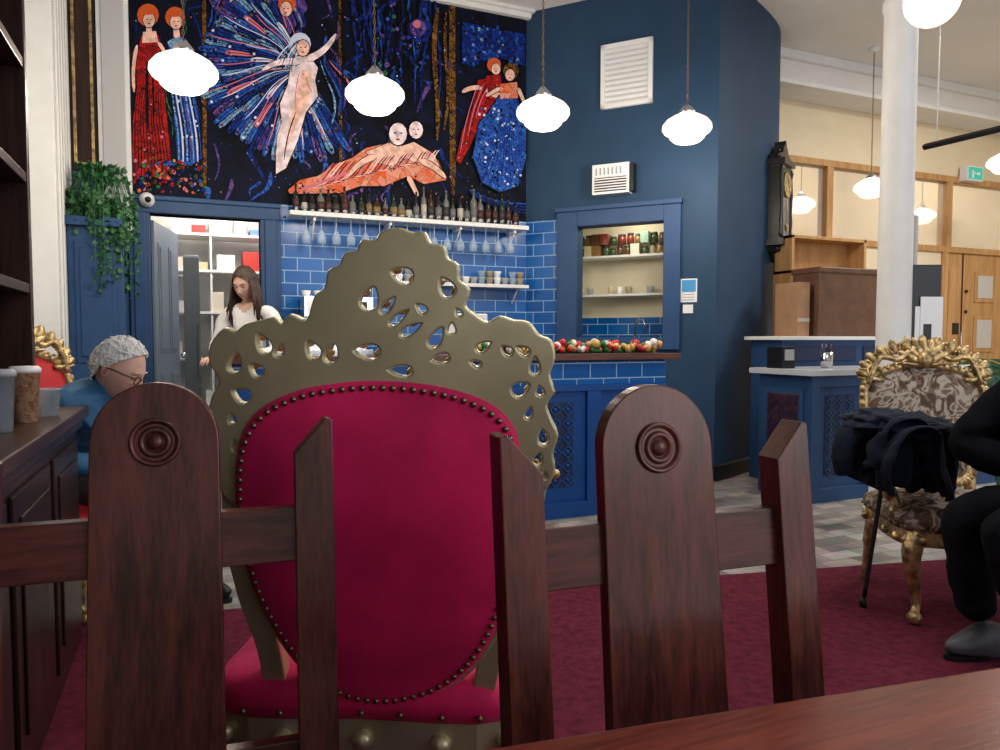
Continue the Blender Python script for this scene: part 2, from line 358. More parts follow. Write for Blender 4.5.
# trailing ivy
leafm=M('ivy_leaf',(.035,.13,.045),.5,var=.5,vs=30); potm=M('dark_pot',(.03,.03,.035),.5)
b=MB('potted_trailing_ivy'); pc=V3((-.52,5.62,1.965))
b.lathe([(.06,0),(.075,.1),(.08,.14),(.07,.14)],potm,Matrix.Translation(pc))
for s_ in range(60):
    a=random.uniform(0,2*pi); L=random.uniform(.15,.95) if math.cos(a)>-.2 else random.uniform(.1,.4); rr=random.uniform(.10,.22)
    p=pc+V3((0,0,.14)); path=[]
    for k in range(14):
        t=k/13; q=pc+V3((math.cos(a)*rr*min(1,t*2.5),-abs(math.sin(a))*rr*min(1,t*2.5),.16+.16*math.sin(min(1,t*2.5)*pi)-L*max(0,t-.25)))
        q.x=max(q.x,-.72)
        path.append(q)
    b.tube(path,.002,leafm,4)
    for q in path[1:]:
        for _ in range(2):
            s1=random.uniform(.018,.034); R=Matrix.Translation(q+V3([random.uniform(-.02,.02) for _ in range(3)]))@Matrix.Rotation(random.uniform(0,6.3),4,'Z')@Matrix.Rotation(random.uniform(.3,1.8),4,'X')
            b.add([(0,0,0),(s1*.6,s1*.5,.004),(s1*.35,s1*1.1,0),(0,s1*1.6,-.005),(-s1*.35,s1*1.1,0),(-s1*.6,s1*.5,.004)],[(0,1,2,3,4,5)],leafm,False,R)
b.done()
b=MB('security_camera'); p=onY(147,200,YB-.06)
b.lathe([(.05,-.06),(.05,.03),(.03,.05)],whitep,Matrix.Translation(p)@Matrix.Rotation(pi/2,4,'X'))
b.sph(p+V3((0,-.05,0)),.045,whitep); b.sph(p+V3((0.01,-.085,-.01)),.022,blackm); b.done()
# ================================================================= MURAL
G={}
def MM(n_,c,**k): return M(n_,c,.6,spec=.12,**k)
G['bg']=glassy('mural_night',(.0015,.0015,.004),(.003,.006,.024),9,.03)
G['red']=glassy('mural_red',(.50,.012,.008),(.20,.004,.006),26,.035); G['blue']=glassy('mural_blue',(.008,.045,.34),(.03,.14,.54),26,.04)
G['teal']=glassy('mural_teal',(.05,.2,.46),(.28,.44,.66),26,.04); G['skin']=MM('mural_skin',(.80,.48,.38),var=.25,vs=22)
G['pale']=MM('mural_pale',(.78,.62,.64),var=.3,vs=18); G['orange']=glassy('mural_orange',(.70,.10,.02),(.72,.32,.22),16,.018)
G['gold']=glassy('mural_gold',(.26,.12,.012),(.10,.035,.006),30,.07); G['purple']=glassy('mural_purple',(.04,.02,.20),(.18,.10,.32),22,.04)
G['navy']=glassy('mural_navy',(.002,.009,.12),(.006,.035,.27),16,.045); G['pink']=MM('mural_pink',(.60,.16,.22)); G['hair']=MM('mural_hair',(.60,.10,.02))
G['black']=MM('mural_black',(.002,.002,.003)); G['white']=MM('mural_white',(.58,.64,.82))
G['green']=glassy('mural_green',(.01,.10,.06),(.05,.2,.08),30,.06)
mu=MB('stained_glass_mural'); lay=[0]
MX0=-.35; MX1=2.80; MZ0=2.21; MZ1=CZ-.07
mu.box((MX0,YB-.012,MZ0),(MX1,YB-.001,MZ1),G['bg'])
def mp(poly,k,ol=0):
    if ol:
        cx=sum(q[0] for q in poly)/len(poly); cy=sum(q[1] for q in poly)/len(poly); P=[]
        for q in poly:
            d=math.hypot(q[0]-cx,q[1]-cy) or 1; P.append((cx+(q[0]-cx)*(1+ol/d),cy+(q[1]-cy)*(1+ol/d)))
        mp(P,'black')
    lay[0]+=1; y=YB-.013-lay[0]*.000022
    vs=[]
    for q in poly:
        p=onY(q[0],q[1],y); p.x=min(max(p.x,MX0),MX1); p.z=min(max(p.z,MZ0),MZ1); vs.append(p)
    mu.add(vs,[tuple(range(len(vs)))],G[k])
def disc(x,y,r,k,ry=None):
    ry=ry or r*1.05; mp([(x+r*math.cos(a*pi/6),y+ry*math.sin(a*pi/6)) for a in range(12)],k)
def strip(p0,p1,w0,w1,k,bend=0,s2=0,ol=0):
    n=8; dx,dy=p1[0]-p0[0],p1[1]-p0[1]; L=math.hypot(dx,dy) or 1; nx,ny=-dy/L,dx/L
    for kk,ex in (((('black',ol),) if ol else ())+((k,0),)):
        A=[];B=[]
        for i in range(n+1):
            t=i/n; o=bend*math.sin(pi*t)+s2*math.sin(2*pi*t); w=((w0+(w1-w0)*t)/2+ex)*(1 if 0<i<n else .4)
            x=p0[0]+dx*t+nx*o; y=p0[1]+dy*t+ny*o; A.append((x+nx*w,y+ny*w)); B.append((x-nx*w,y-ny*w))
        mp(A+B[::-1],kk)
R_=random.Random(3)
def face(x,y,r,k='skin'):
    disc(x,y,r*1.12,'black',r*1.4); disc(x,y,r,k,r*1.25); s_=r*.38
    strip((x-s_*1.3,y-r*.1),(x-s_*.4,y-r*.1),r*.16,r*.12,'black'); strip((x+s_*.4,y-r*.1),(x+s_*1.3,y-r*.1),r*.12,r*.16,'black'); strip((x-s_*.5,y+r*.6),(x+s_*.5,y+r*.6),r*.2,r*.2,'red'); strip((x,y-r*.1),(x-r*.05,y+r*.35),r*.05,r*.1,'pink')
# deep blue backdrop swirls
for _ in range(120):
    x=R_.uniform(205,455); y=R_.uniform(-10,190); strip((x,y),(x+R_.uniform(-24,24),y+R_.uniform(15,46)),R_.uniform(2,7),1.2,R_.choice(['navy','navy','blue','black','bg','purple','black']),R_.uniform(-6,6),R_.uniform(-4,4))
for _ in range(30):
    x=R_.uniform(134,202); y=R_.uniform(-10,150); strip((x,y),(x+R_.uniform(-8,8),y+R_.uniform(15,40)),R_.uniform(1,3),1,R_.choice(['navy','green','gold']),R_.uniform(-4,4))
for x,w,k in ((204,4,'gold'),(452,6,'gold'),(340,3,'gold')): strip((x,-20),(x+1,196),w,w,k)
# left pair
mp([(141,36),(158,34),(163,52),(162,74),(166,110),(171,160),(167,180),(150,176),(134,180),(130,150),(133,120),(137,90),(136,64)],'red',1.5)
mp([(146,62),(153,62),(155,112),(150,150),(145,112)],'black'); strip((150,45),(151,170),3,5,'red')
for i in range(11): strip((140+i*2.1,84),(134+i*3.6,178),.6,1.2,'black',2,1)
for i in range(12): disc(R_.uniform(138,166),R_.uniform(120,172),R_.uniform(.8,1.6),R_.choice(['gold','black','pink']))
strip((137,45),(134,92),4,3,'skin',2,0,.8); strip((158,42),(166,62),4,3,'skin',-2,0,.8); disc(148,15,11,'hair'); mp([(143,32),(156,31),(158,42),(142,43)],'skin'); strip((149,24),(149,34),5,6,'skin'); face(149,20,6); disc(148,11,8,'hair',4)
mp([(170,44),(186,38),(193,60),(192,84),(198,110),(202,158),(190,166),(178,160),(174,120),(176,90),(168,66)],'blue',1.5)
for i in range(11): strip((173+i*1.7,50),(179+i*2.1,162),.8,2,['teal','navy','white','black','teal','navy','purple'][i%7],2,2)
disc(175,17,10,'hair'); strip((176,26),(177,38),5,7,'skin'); face(176,22,6); disc(175,13,8,'hair',4); strip((168,44),(184,40),8,8,'teal'); strip((169,50),(163,84),4,3,'teal',2)
for i in range(14): disc(R_.uniform(176,198),R_.uniform(60,150),R_.uniform(.8,1.6),'white')
for _ in range(150): disc(R_.uniform(134,206),R_.uniform(160,193),R_.uniform(.8,2.4),R_.choice(['pink','gold','blue','red','green','black','black','orange','navy']))
# upper centre figure
mp([(206,-5),(222,22),(238,40),(262,46),(290,34),(308,8),(300,-10),(210,-12)],'purple',1.5)
for i in range(26): strip((222+i*3.1,-6),(208+i*3.9,44-abs(i-12)*1.4),1,2.2,['blue','navy','black','teal','navy','black','pink'][i%7],3,2)
face(237,4,8); strip((240,14),(276,22),7,4,'skin',3,0,.8); strip((224,16),(212,38),6,3,'skin',0,0,.8); disc(287,4,9,'hair'); face(286,9,6)
# feathered gown: overlapping tiers of broad feathers
out=[]
for i in range(40):
    a=math.radians(60+i*4.8); rr_=(90 if i%2 else 101)*(1-.10*abs(math.sin(i*1.1))); out.append((300+rr_*math.cos(a),66+rr_*.92*math.sin(a)))
mp(out+[(300,60)],'blue',2)
TI=[['blue','navy','teal','blue','purple','navy','blue','teal'],['navy','blue','teal','navy','blue','pink'],['teal','blue','white','navy','blue','teal','navy']]
for tier,(r0,r1) in enumerate(((52,104),(28,80),(8,52))):
    nn_=(44,34,24)[tier]
    for i in range(nn_):
        a=math.radians(62+i*190/nn_+R_.uniform(-1,1)); w=(7.0,6.2,5.2)[tier]; rr1=r1*R_.uniform(.93,1.03)
        c0=(300+r0*math.cos(a),66+r0*.92*math.sin(a)); c1=(300+rr1*math.cos(a),66+rr1*.92*math.sin(a))
        strip(c0,c1,w*.5,w,TI[tier][i%len(TI[tier])],2,0,.9)
        strip(c0,c1,.7,.7,'black',2); disc(c1[0]-4*math.cos(a),c1[1]-4*math.sin(a),1.4,R_.choice(['white','teal','red','black','gold']))
for i in range(26):
    a=math.radians(66+i*7.2); strip((300+8*math.cos(a),66+8*math.sin(a)),(300+R_.uniform(60,100)*math.cos(a),66+R_.uniform(60,92)*math.sin(a)),.6,1.1,['white','pink','black'][i%3],4,2)
mp([(292,58),(308,54),(318,68),(315,80),(318,96),(306,112),(298,140),(286,168),(276,174),(276,152),(282,126),(280,104),(288,84)],'pale',1.6)
mp([(302,70),(312,72),(308,104),(296,126),(286,150),(290,118)],'skin')
strip((300,70),(296,110),.8,1,'pink',2); strip((296,112),(284,160),1.2,1.2,'black',2); strip((306,76),(312,92),1,1,'pink',1); strip((291,112),(278,150),6,4,'pale',3)
strip((262,70),(300,62),4,8,'pale',-4,0,1); strip((306,60),(336,34),8,4,'pale',4,0,1); disc(300,44,11,'white')
for i in range(7): strip((298+i,40),(276+i*3,62+i*2),1.5,1,['white','teal','gold'][i%3],3)
face(303,48,6.5)
for i in range(9): strip((320+i*1.5,60),(332+i*3,124-i*4),.8,2.6,['teal','black','blue','navy','purple','black','pink','navy','blue'][i],-6,2)
# forest
for i in range(36):
    x=345+i*2.6; strip((x,-15),(x+R_.uniform(-8,8),R_.uniform(50,116)),R_.uniform(1.2,3),R_.uniform(.8,1.5),R_.choice(['navy','blue','navy','bg','black','black']),R_.uniform(-5,5),R_.uniform(-4,4))
for _ in range(80): disc(R_.uniform(345,432),R_.uniform(-5,88),R_.uniform(.8,2.6),R_.choice(['navy','blue','navy','green','purple','black']))
disc(420,30,12,'navy'); disc(418,28,8,'purple'); disc(417,24,4,'pink')
strip((438,8),(437,140),5,4,'gold',2,2); strip((446,12),(444,130),3,3,'gold',-2,2)
# recumbent pair
mp([(288,190),(300,180),(318,176),(336,164),(352,158),(366,148),(392,142),(420,148),(438,160),(446,180),(424,184),(408,176),(384,186),(360,186),(340,193),(290,194)],'orange',1.5)
mp([(366,152),(388,143),(402,146),(414,142),(434,154),(440,168),(424,166),(406,158),(392,166),(374,162)],'skin',1)
for i in range(34): strip((300+i*3.8,191-i*1.0),(334+i*3.2,163-i*.4),.7,1.3,['pink','red','skin','pale','red','black'][i%6],4,1.5)
strip((376,156),(348,176),7,4,'skin',3,0,.8); strip((420,160),(446,178),7,4,'skin',-2,0,.8); strip((408,176),(418,196),5,4,'skin',0,0,.8); disc(398,133,11,'black',13); face(398,134,9,'pale'); disc(416,130,8.5,'black',11); face(416,130,7,'pale'); strip((300,190),(350,172),3,3,'pink')
# right panel
mp([(462,22),(525,34),(525,66),(500,58),(462,64)],'navy')
for _ in range(140): disc(R_.uniform(463,524),R_.uniform(26,66),R_.uniform(.7,1.9),R_.choice(['blue','blue','teal','black','navy','navy']))
mp([(478,80),(494,78),(498,100),(482,120),(470,146),(460,164),(456,160),(462,132),(472,108)],'red',1.4); strip((482,88),(462,92),5,4,'skin',2,0,.8); strip((486,90),(500,96),8,6,'skin')
for i in range(5): strip((478+i*3,84),(460+i*4,154-i*9),.8,.8,['pink','black'][i%2],2)
mp([(486,76),(500,74),(503,92),(488,94)],'red'); disc(494,65,7,'hair'); face(496,69,4.5)
mp([(499,96),(516,94),(520,108),(526,128),(526,158),(518,186),(500,192),(482,182),(473,156),(479,124),(490,110)],'blue',1.6)
for i in range(9): strip((502+i*1.6,98),(480+i*5.2,186),.6,1.0,'navy',(i-4)*1.2)
for _ in range(170):
    x=R_.uniform(479,522);y=R_.uniform(108,186); disc(x,y,R_.uniform(.6,1.5),R_.choice(['teal','navy','navy','white','black','blue']))
mp([(500,84),(517,82),(518,98),(500,99)],'orange'); disc(511,71,8,'gold'); face(510,75,4.8); strip((500,88),(486,96),4,3,'skin',0,0,.7); strip((518,88),(525,104),4,3,'skin',0,0,.7)
for i in range(4): strip((470,190+i),(526,204+i*3),2,2,['blue','navy','navy','navy'][i],4)
for _ in range(200):
    x=R_.uniform(134,526);y=R_.uniform(-5,205); disc(x,y,R_.uniform(.35,.8),R_.choice(['white','blue','blue','pink','teal']))
mu.done()
# ================================================================= BAR AREA
def bottle(b,x,y,z,h,r,m,cap):
    b.lathe([(r*.95,0),(r,.01),(r,h*.58),(r*.8,h*.66),(r*.32,h*.76),(r*.3,h*.95),(r*.36,h*.95),(r*.36,h),(0.0,h)],m,Matrix.Translation((x,y,z)),10)
    b.lathe([(r*1.02,h*.18),(r*1.02,h*.48)],cap,Matrix.Translation((x,y,z)),10)
b=MB('bottle_shelf'); SZ=2.10
b.box((.72,YB-.24,SZ),(2.72,YB-.012,SZ+.035),white)
for x in (.9,1.5,2.1,2.6):
    b.box((x,YB-.2,SZ-.03),(x+.02,YB-.012,SZ),white); b.tube([(x+.01,YB-.03,SZ-.16),(x+.01,YB-.18,SZ-.02)],.007,white,6)
b.done(.004)
bc=[M('glass_%d'%i,c,.12,spec=.6) for i,c in enumerate([(.008,.01,.008),(.012,.035,.015),(.05,.02,.01),(.14,.14,.13),(.012,.012,.02),(.010,.009,.009)])]
lb=[M('label_%d'%i,c,.6) for i,c in enumerate([(.45,.42,.36),(.03,.03,.03),(.20,.14,.06),(.14,.14,.15),(.06,.02,.02)])]
b=MB('row_of_bottles'); x=.78
while x<2.68:
    h=random.uniform(.15,.23) if x<1.7 else random.uniform(.21,.30); bottle(b,x,YB-.13,SZ+.035,h,random.uniform(.023,.032),random.choice(bc),random.choice(lb)); x+=random.uniform(.056,.072)
b.done()
clear=M('clear_glassware',(.55,.68,.78),.08,spec=.8); 
clear.node_tree.nodes['Principled BSDF'].inputs['Alpha'].default_value=.4
b=MB('hanging_stemware')
for i in range(16):
    x=.85+i*.115
    b.lathe([(.032,0),(.030,-.003),(.005,-.008),(.004,-.09),(.02,-.11),(.036,-.15),(.033,-.20),(.031,-.20)],clear,Matrix.Translation((x,YB-.17,SZ-.001)),12)
b.done()
b=MB('lower_wall_shelf'); b.box((1.5,YB-.2,1.6),(2.74,YB-.012,1.63),white)
for x in (1.7,2.2,2.65): b.tube([(x,YB-.03,1.47),(x,YB-.16,1.6)],.007,white,6)
b.done(.003)
b=MB('stacked_cups')
for i in range(16):
    x=1.6+i*.073; 
    for k in range(random.choice([1,2,2])):
        b.lathe([(.02,0),(.034,.05),(.036,.06),(.03,.06)],[whitep,greym,clear,jar[3]][i%4],Matrix.Translation((x,YB-.11,1.63+k*.055)),12)
b.done()
b=MB('back_bar_counter'); b.box((.70,5.4,0),(2.6,YB-.013,.9),barblue); b.box((.68,5.36,.9),(2.65,YB-.013,.94),dark); b.done(.004)
# espresso machine
b=MB('espresso_machine'); p=V3((1.0,5.62,.94))
b.X=Matrix.Translation(p)@Matrix.Scale(1.15,4)
b.box((-.2,-.2,.06),(.24,.2,.12),chrome); b.box((-.2,.0,.12),(.24,.2,.45),chrome); b.box((-.2,-.2,.33),(.24,.05,.46),chrome)
for x in (-.08,.12):
    b.lathe([(.035,0),(.035,.05)],blackm,Matrix.Translation((x,-.12,.28)),14); b.tube([(x,-.14,.27),(x,-.26,.25)],.011,blackm,8)
b.tube([(-.17,-.18,.33),(-.18,-.22,.25),(-.17,-.2,.14)],.006,chrome,6)
for i in range(5): b.lathe([(.02,0),(.032,.05),(.028,.05)],whitep,Matrix.Translation((-.15+i*.08,.05,.46)),12)
for x in (-.15,.19):
    for y in (-.15,.15): b.lathe([(.02,0),(.02,.06)],blackm,Matrix.Translation((x,y,0)),10)
b.box((-.18,-.203,.36),(-.08,-.2,.43),whitep); b.box((.02,-.203,.36),(.2,-.2,.43),blackm); b.done(.006)
b=MB('till_screen'); p=V3((1.66,4.42,1.061)); b.X=Matrix.Translation(p)
b.cbox((0,0,.01),(.2,.16,.02),whitep); b.tube([(0,0,.01),(0,0,.12)],.015,whitep); b.cbox((0,0,.17),(.28,.03,.18),whitep); b.done(.006)
# main bar
BX0,BX1,BY=.2,2.98,4.12
b=MB('bar_counter')
b.box((BX0,BY,0),(BX1,BY+.45,1.02),barblue)
b.box((BX0,BY-.014,.86),(BX1+.012,BY,1.01),tileX)
b.box((BX0-.03,BY-.06,1.02),(BX1+.1,BY+.5,1.06),ledgew)
b.box((BX0,BY-.03,0),(BX1+.01,BY,.1),barblue); b.box((BX0,BY-.03,.82),(BX1+.01,BY,.86),barblue)
n=5; pw=(BX1-BX0)/n
for i in range(n+1):
    x=BX0+i*pw; b.box((max(BX0,x-.05),BY-.028,.1),(min(BX1,x+.05),BY,.82),barblue)
def lattice(b,x0,x1,z0,z1,y,pm,fm_):
    b.box((x0,y-.004,z0),(x1,y+.001,z1),pm)
    nx=max(1,round((x1-x0)/.085)); nz=max(1,round((z1-z0)/.085)); w=(x1-x0)/nx; h=(z1-z0)/nz
    for i in range(nx):
        for j in range(nz):
            cx=x0+(i+.5)*w; cz=z0+(j+.5)*h
            vs=[];fs=[]
            for k,(s1) in enumerate((1,.72)):
                for q in ((w/2*s1,0),(0,h/2*s1),(-w/2*s1,0),(0,-h/2*s1)): vs.append((cx+q[0],y-.016,cz+q[1]))
            fs=[(k,(k+1)%4,4+(k+1)%4,4+k) for k in range(4)]
            b.add(vs,fs,fm_)
            b.lathe([(.014,0),(.014,.01),(0,.012)],fm_,Matrix.Translation((cx,y-.004,cz))@Matrix.Rotation(pi/2,4,'X'),8)
for i in range(n): lattice(b,BX0+i*pw+.14,BX0+(i+1)*pw-.14,.2,.75,BY,barpanel,barblue)
b.done(.004)
bb=[M('bauble_%d'%i,c,.2,.3) for i,c in enumerate([(.55,.02,.02),(.6,.42,.12),(.03,.2,.06),(.75,.72,.65),(.45,.03,.04),(.6,.3,.1)])]
b=MB('bauble_garland')
for i in range(210):
    x=random.uniform(1.5,2.95); r=random.uniform(.015,.03)
    b.sph((x,BY-.005+random.uniform(-.03,.05),1.062+r+random.uniform(0,.045)),r,random.choice(bb),None,10,7)
b.tube([(1.5+i*.1,BY+.02,1.083) for i in range(15)],.02,bb[2],8)
b.done()
# wall vent, heater, notice on angled wall
b=MB('wall_vent_grille'); b.X=MD
x0,z1=onD(602,47); x1,z0=onD(653,103)
b.box((x0,z0,0),(x1,z1,.015),whitep); b.box((x0,z0,.015),(x0+.035,z1,.035),whitep); b.box((x1-.035,z0,.015),(x1,z1,.035),whitep); b.box((x0,z0,.015),(x1,z0+.035,.035),whitep); b.box((x0,z1-.035,.015),(x1,z1,.035),whitep)
k=11
for i in range(k):
    z=z0+.04+(z1-z0-.09)*i/(k-1); b.add([(x0+.03,z+.025,.015),(x1-.03,z+.025,.015),(x1-.03,z,.034),(x0+.03,z,.034),(x1-.03,z-.004,.034),(x0+.03,z-.004,.034)],[(0,1,2,3),(3,2,4,5)],whitep)
b.done(.002)
b=MB('wall_fan_heater'); b.X=MD
x0,z1=onD(596,168); x1,z0=onD(632,194)
b.box((x0,z0,0),(x1,z1,.10),whitep); b.box((x0+.02,z0+.02,.10),(x1-.02,z0+(z1-z0)*.55,.102),blackm)
for i in range(6): b.box((x0+.02,z0+.03+i*.022,.102),(x1-.02,z0+.04+i*.022,.108),whitep)
for i in range(7): b.box((x0+.03+i*.035,z1-.09,.10),(x0+.045+i*.035,z1-.03,.103),greym)
b.box((x1,z0+.01,.0),(x1+.035,z1-.01,.09),blackm)
b.done(.006)
signb=M('sign_blue',(.05,.3,.6),.4)
b=MB('wall_notice'); b.X=MD; x0,z1=onD(681,279); x1,z0=onD(697,302)
b.box((x0,z0,0),(x1,z1,.004),whitep); b.box((x0+.01,z0+(z1-z0)*.45,.004),(x1-.01,z1-.01,.006),signb); 
for i in range(4): b.box((x0+.015,z0+.015+i*.022,.004),(x1-.02,z0+.022+i*.022,.0055),greym)
b.box((x0+.02,z0-.09,0),(x1-.03,z0-.02,.01),whitep)
b.done()
# ================================================================= PENDANTS
def glow(name,s):
    m,t,b_=nt(name); b_.inputs['Base Color'].default_value=(.9,.88,.82,1); b_.inputs['Emission Color'].default_value=(1,.90,.76,1)
    b_.inputs['Emission Strength'].default_value=s; b_.inputs['Roughness'].default_value=.2; return m
opal=glow('opal_glass_lit',1.3)
def pendant(p,s=1,ball=False):
    b=MB('pendant_lamp'); T=Matrix.Translation(p)@Matrix.Scale(s,4)
    if ball: b.sph((0,0,0),.115,opal,T,24,16)
    else: b.lathe([(.055,.115),(.065,.10),(.10,.085),(.150,.055),(.178,.02),(.181,-.01),(.165,-.035),(.135,-.05),(.125,-.075),(.095,-.10),(.05,-.112),(0,-.115)],opal,T,32)
    b.lathe([(.0,.175),(.02,.17),(.035,.15),(.06,.12),(.062,.10),(.05,.10)],chrome,T,20)
    z=p[2]+.17*s; i=0
    while z<CZ-.05:
        b.tube([V3((p[0]+(.006*math.cos(a*pi/3) if i%2 else 0),p[1]+(0 if i%2 else .006*math.cos(a*pi/3)),z+.016+.016*math.sin(a*pi/3))) for a in range(7)],.0028,stud,5,False); z+=.027; i+=1
    b.lathe([(.05,0),(.05,-.02),(.01,-.04)],whitep,Matrix.Translation((p[0],p[1],CZ)),16)
    return b.done()
for px,py in ((184,72),(375,95),(543,113),(687,128)):
    p=onY(px,py,4.32); pendant((p.x,p.y,p.z),.97)
    l=bpy.data.lights.new('bulb','POINT'); l.energy=26; l.color=(1,.89,.74); l.shadow_soft_size=.12
    o=bpy.data.objects.new('pendant_bulb_light',l); o.location=(p.x,p.y,p.z-.25); col.objects.link(o)
p=cf((922-500)/FPX*3.3,3.3,2.66); pendant((p.x,p.y,p.z),1,True)
p=onY(871,188,5.3); pendant((p.x,p.y,p.z),.9)
for px,py in ((801,205),(922,216)):
    p=onY(px,py,7.2); pendant((p.x,p.y,p.z))
p=onY(1006,163,5.0); pendant((p.x,p.y,p.z))
# ================================================================= RIGHT BACK: partition, door, lobby
PY=6.0
gl,t,b_=nt('partition_glass'); b_.inputs['Base Color'].default_value=(.8,.85,.85,1); b_.inputs['Alpha'].default_value=.18; b_.inputs['Roughness'].default_value=.05
b=MB('wall_partition_upper'); b.box((5.4,PY,3.12),(10,PY+.12,CZ),cream); b.done()
b=MB('window_1'); z0,z1=2.28,3.12
b.box((5.4,PY-.03,z1-.07),(10,PY+.1,z1),oak); b.box((5.4,PY-.03,z0-.07),(10,PY+.1,z0),oak)
for px in (828,948):
    x=onY(px,200,PY).x; b.box((x-.045,PY-.03,z0),(x+.045,PY+.1,z1-.07),oak)
b.box((5.4,PY+.03,z0),(10,PY+.036,z1-.07),gl); b.done(.004)
b=MB('wall_partition_lower'); dl=onY(945,300,PY).x; dr=onY(1003,300,PY).x
b.box((5.4,PY,0),(dl-.09,PY+.1,z0-.07),cream); b.box((dl-.09,PY-.03,0),(dl,PY+.1,z0-.07),oak); b.box((dr,PY-.03,0),(10,PY+.1,z0-.07),oak); b.done(.004)
b=MB('door_2'); b.box((dl,PY,0),(dr,PY+.05,z0-.07),oak)
mid=dl+.30; b.box((mid-.012,PY-.008,0),(mid+.012,PY,z0-.07),dark)
glf=M('obscured_glass',(.55,.53,.5),.3)
c_=(mid+dr)/2+.02
for za,zb in ((1.0,1.45),(1.62,2.0)):
    b.box((c_-.19,PY-.014,za),(c_+.19,PY,zb),oak); b.box((c_-.14,PY-.02,za+.05),(c_+.14,PY-.013,zb-.05),glf)
for za,zb in ((.2,.9),(1.0,2.0)): b.box((dl+.05,PY-.008,za),(mid-.06,PY,zb),oak)
b.tube([(mid-.06,PY-.05,.95),(mid-.06,PY-.05,1.25)],.012,chrome,8); b.box((mid-.17,PY-.012,1.22),(mid-.05,PY,1.36),blackm)
for z in (1.5,1.75): b.lathe([(.02,0),(.02,.02)],blackm,Matrix.Translation((mid+.06,PY-.01,z))@Matrix.Rotation(pi/2,4,'X'),12)
b.done(.004)
b=MB('wall_lobby_back'); b.box((5.4,8.9,0),(10,9,CZ),cream); b.box((5.3,6.1,0),(5.4,9,CZ),cream); b.done()
b=MB('exit_sign'); p=onY(973,174,PY-.1); gs=M('exit_green',(.03,.42,.3),.4,emit=.5)
b.cbox((p.x,p.y+.02,p.z),(.28,.1,.17),whitep); b.cbox((p.x,p.y-.032,p.z),(.25,.004,.14),gs); b.cbox((p.x-.05,p.y-.035,p.z-.01),(.03,.003,.09),whitep); b.cbox((p.x+.05,p.y-.035,p.z),(.06,.003,.03),whitep); b.cbox((p.x-.02,p.y-.035,p.z-.0),(.05,.003,.02),whitep); b.done()
b=MB('ceiling_track_light'); a=cf((918-500)/FPX*5.6,5.6,1.15+190/FPX*5.6); c=cf((1010-500)/FPX*5.0,5.0,1.15+212/FPX*5.0)
d=(c-a); b.tube([a,c],.024,blackm,4,smooth=False)
for t_ in (.15,.95): q=a+d*t_; b.tube([q,V3((q.x,q.y,CZ))],.005,whitep,5)
b.done()
# column
cpos=cf((898-500)/FPX*4.6-.035,4.6,0)
b=MB('white_cast_column'); b.lathe([(.15,0),(.15,.08),(.12,.12),(.115,.3),(.102,.34),(.096,3.18),(.106,3.20),(.106,3.24),(.096,3.26),(.098,3.34),(.13,3.42),(.16,3.46),(.16,CZ)],white,Matrix.Translation(cpos),32); b.done()
b=MB('pinned_paper_notices'); T=frame(cf((923-500)/FPX*4.5,4.5,0),RT,V3((0,0,1)),-V3((sn,cs,0)))
b.X=T
b.box((-.06,1.02,-.06),(.13,1.62,-.05),blackm); b.box((-.03,1.08,-.05),(.11,1.36,-.045),whitep); b.box((.0,1.15,-.045),(.14,1.42,-.04),whitep); b.box((.02,1.1,-.04),(.07,1.25,-.038),lb[1]); b.done()
# right counter
b=MB('panelled_service_counter'); X0=4.0; Ya=3.8
b.box((X0,Ya,0),(6.2,Ya+.5,.9),bluej); b.box((X0-.06,Ya-.06,.9),(6.25,Ya+.55,.94),M('pale_grey_worktop',(.5,.53,.56),.3))
b.box((X0-.02,Ya-.03,0),(6.2,Ya,.1),bluej); b.box((X0-.02,Ya-.03,.82),(6.2,Ya,.9),bluej)
for i in range(5): x=X0+i*.55; b.box((x-.02 if i==0 else x-.05,Ya-.03,.1),(x+.05,Ya,.82),bluej)
for i in range(4): lattice(b,X0+i*.55+.13,X0+i*.55+.42,.18,.76,Ya,barpanel,bluej)
b.box((X0-.012,Ya+.06,.12),(X0,Ya+.44,.8),bluej)
b.box((X0-.018,Ya+.10,.16),(X0-.011,Ya+.40,.76),panelred)
for j in range(7):
    for i in range(3):
        cy=Ya+.15+i*.10; cz=.20+j*.085; 
        vs=[];
        for s1 in (1,.7):
            for q in ((.05*s1,0),(0,.043*s1),(-.05*s1,0),(0,-.043*s1)): vs.append((X0-.024,cy+q[0],cz+q[1]))
        b.add(vs,[(k,(k+1)%4,4+(k+1)%4,4+k) for k in range(4)],barpanel)
b.done(.004)
b=MB('raised_back_counter'); b.box((4.32,Ya+.6,0),(5.7,Ya+.95,1.15),bluej); b.box((4.27,Ya+.56,1.15),(5.75,Ya+.98,1.18),white); 
for i in range(3): b.box((4.4+i*.4,Ya+.59,.98),(4.72+i*.4,Ya+.6,1.1),barpanel)
b.done(.004)
b=MB('cutlery_pot'); q=V3((4.36,4.0,.94)); b.lathe([(.04,0),(.045,.12),(.04,.12)],chrome,Matrix.Translation(q),16)
for i in range(7): a=i*.9; b.tube([q+V3((.02*math.cos(a),.02*math.sin(a),.05)),q+V3((.04*math.cos(a),.04*math.sin(a),.18))],.004,dark,5)
b.done()
b=MB('card_reader_box'); b.cbox((4.06,4.15,1.02),(.12,.16,.16),blackm); b.cbox((4.06,4.065,1.04),(.09,.006,.08),greym); b.done(.01)
b=MB('open_oak_shelf_box'); p0=onY(788,235,4.95); p1=onY(860,330,4.95)
x0,x1=p0.x,p1.x; zt=p0.z; zb=1.18
for za in (zt-.03,zt-.34): b.box((x0,4.9,za),(x1,5.12,za+.03),oak)
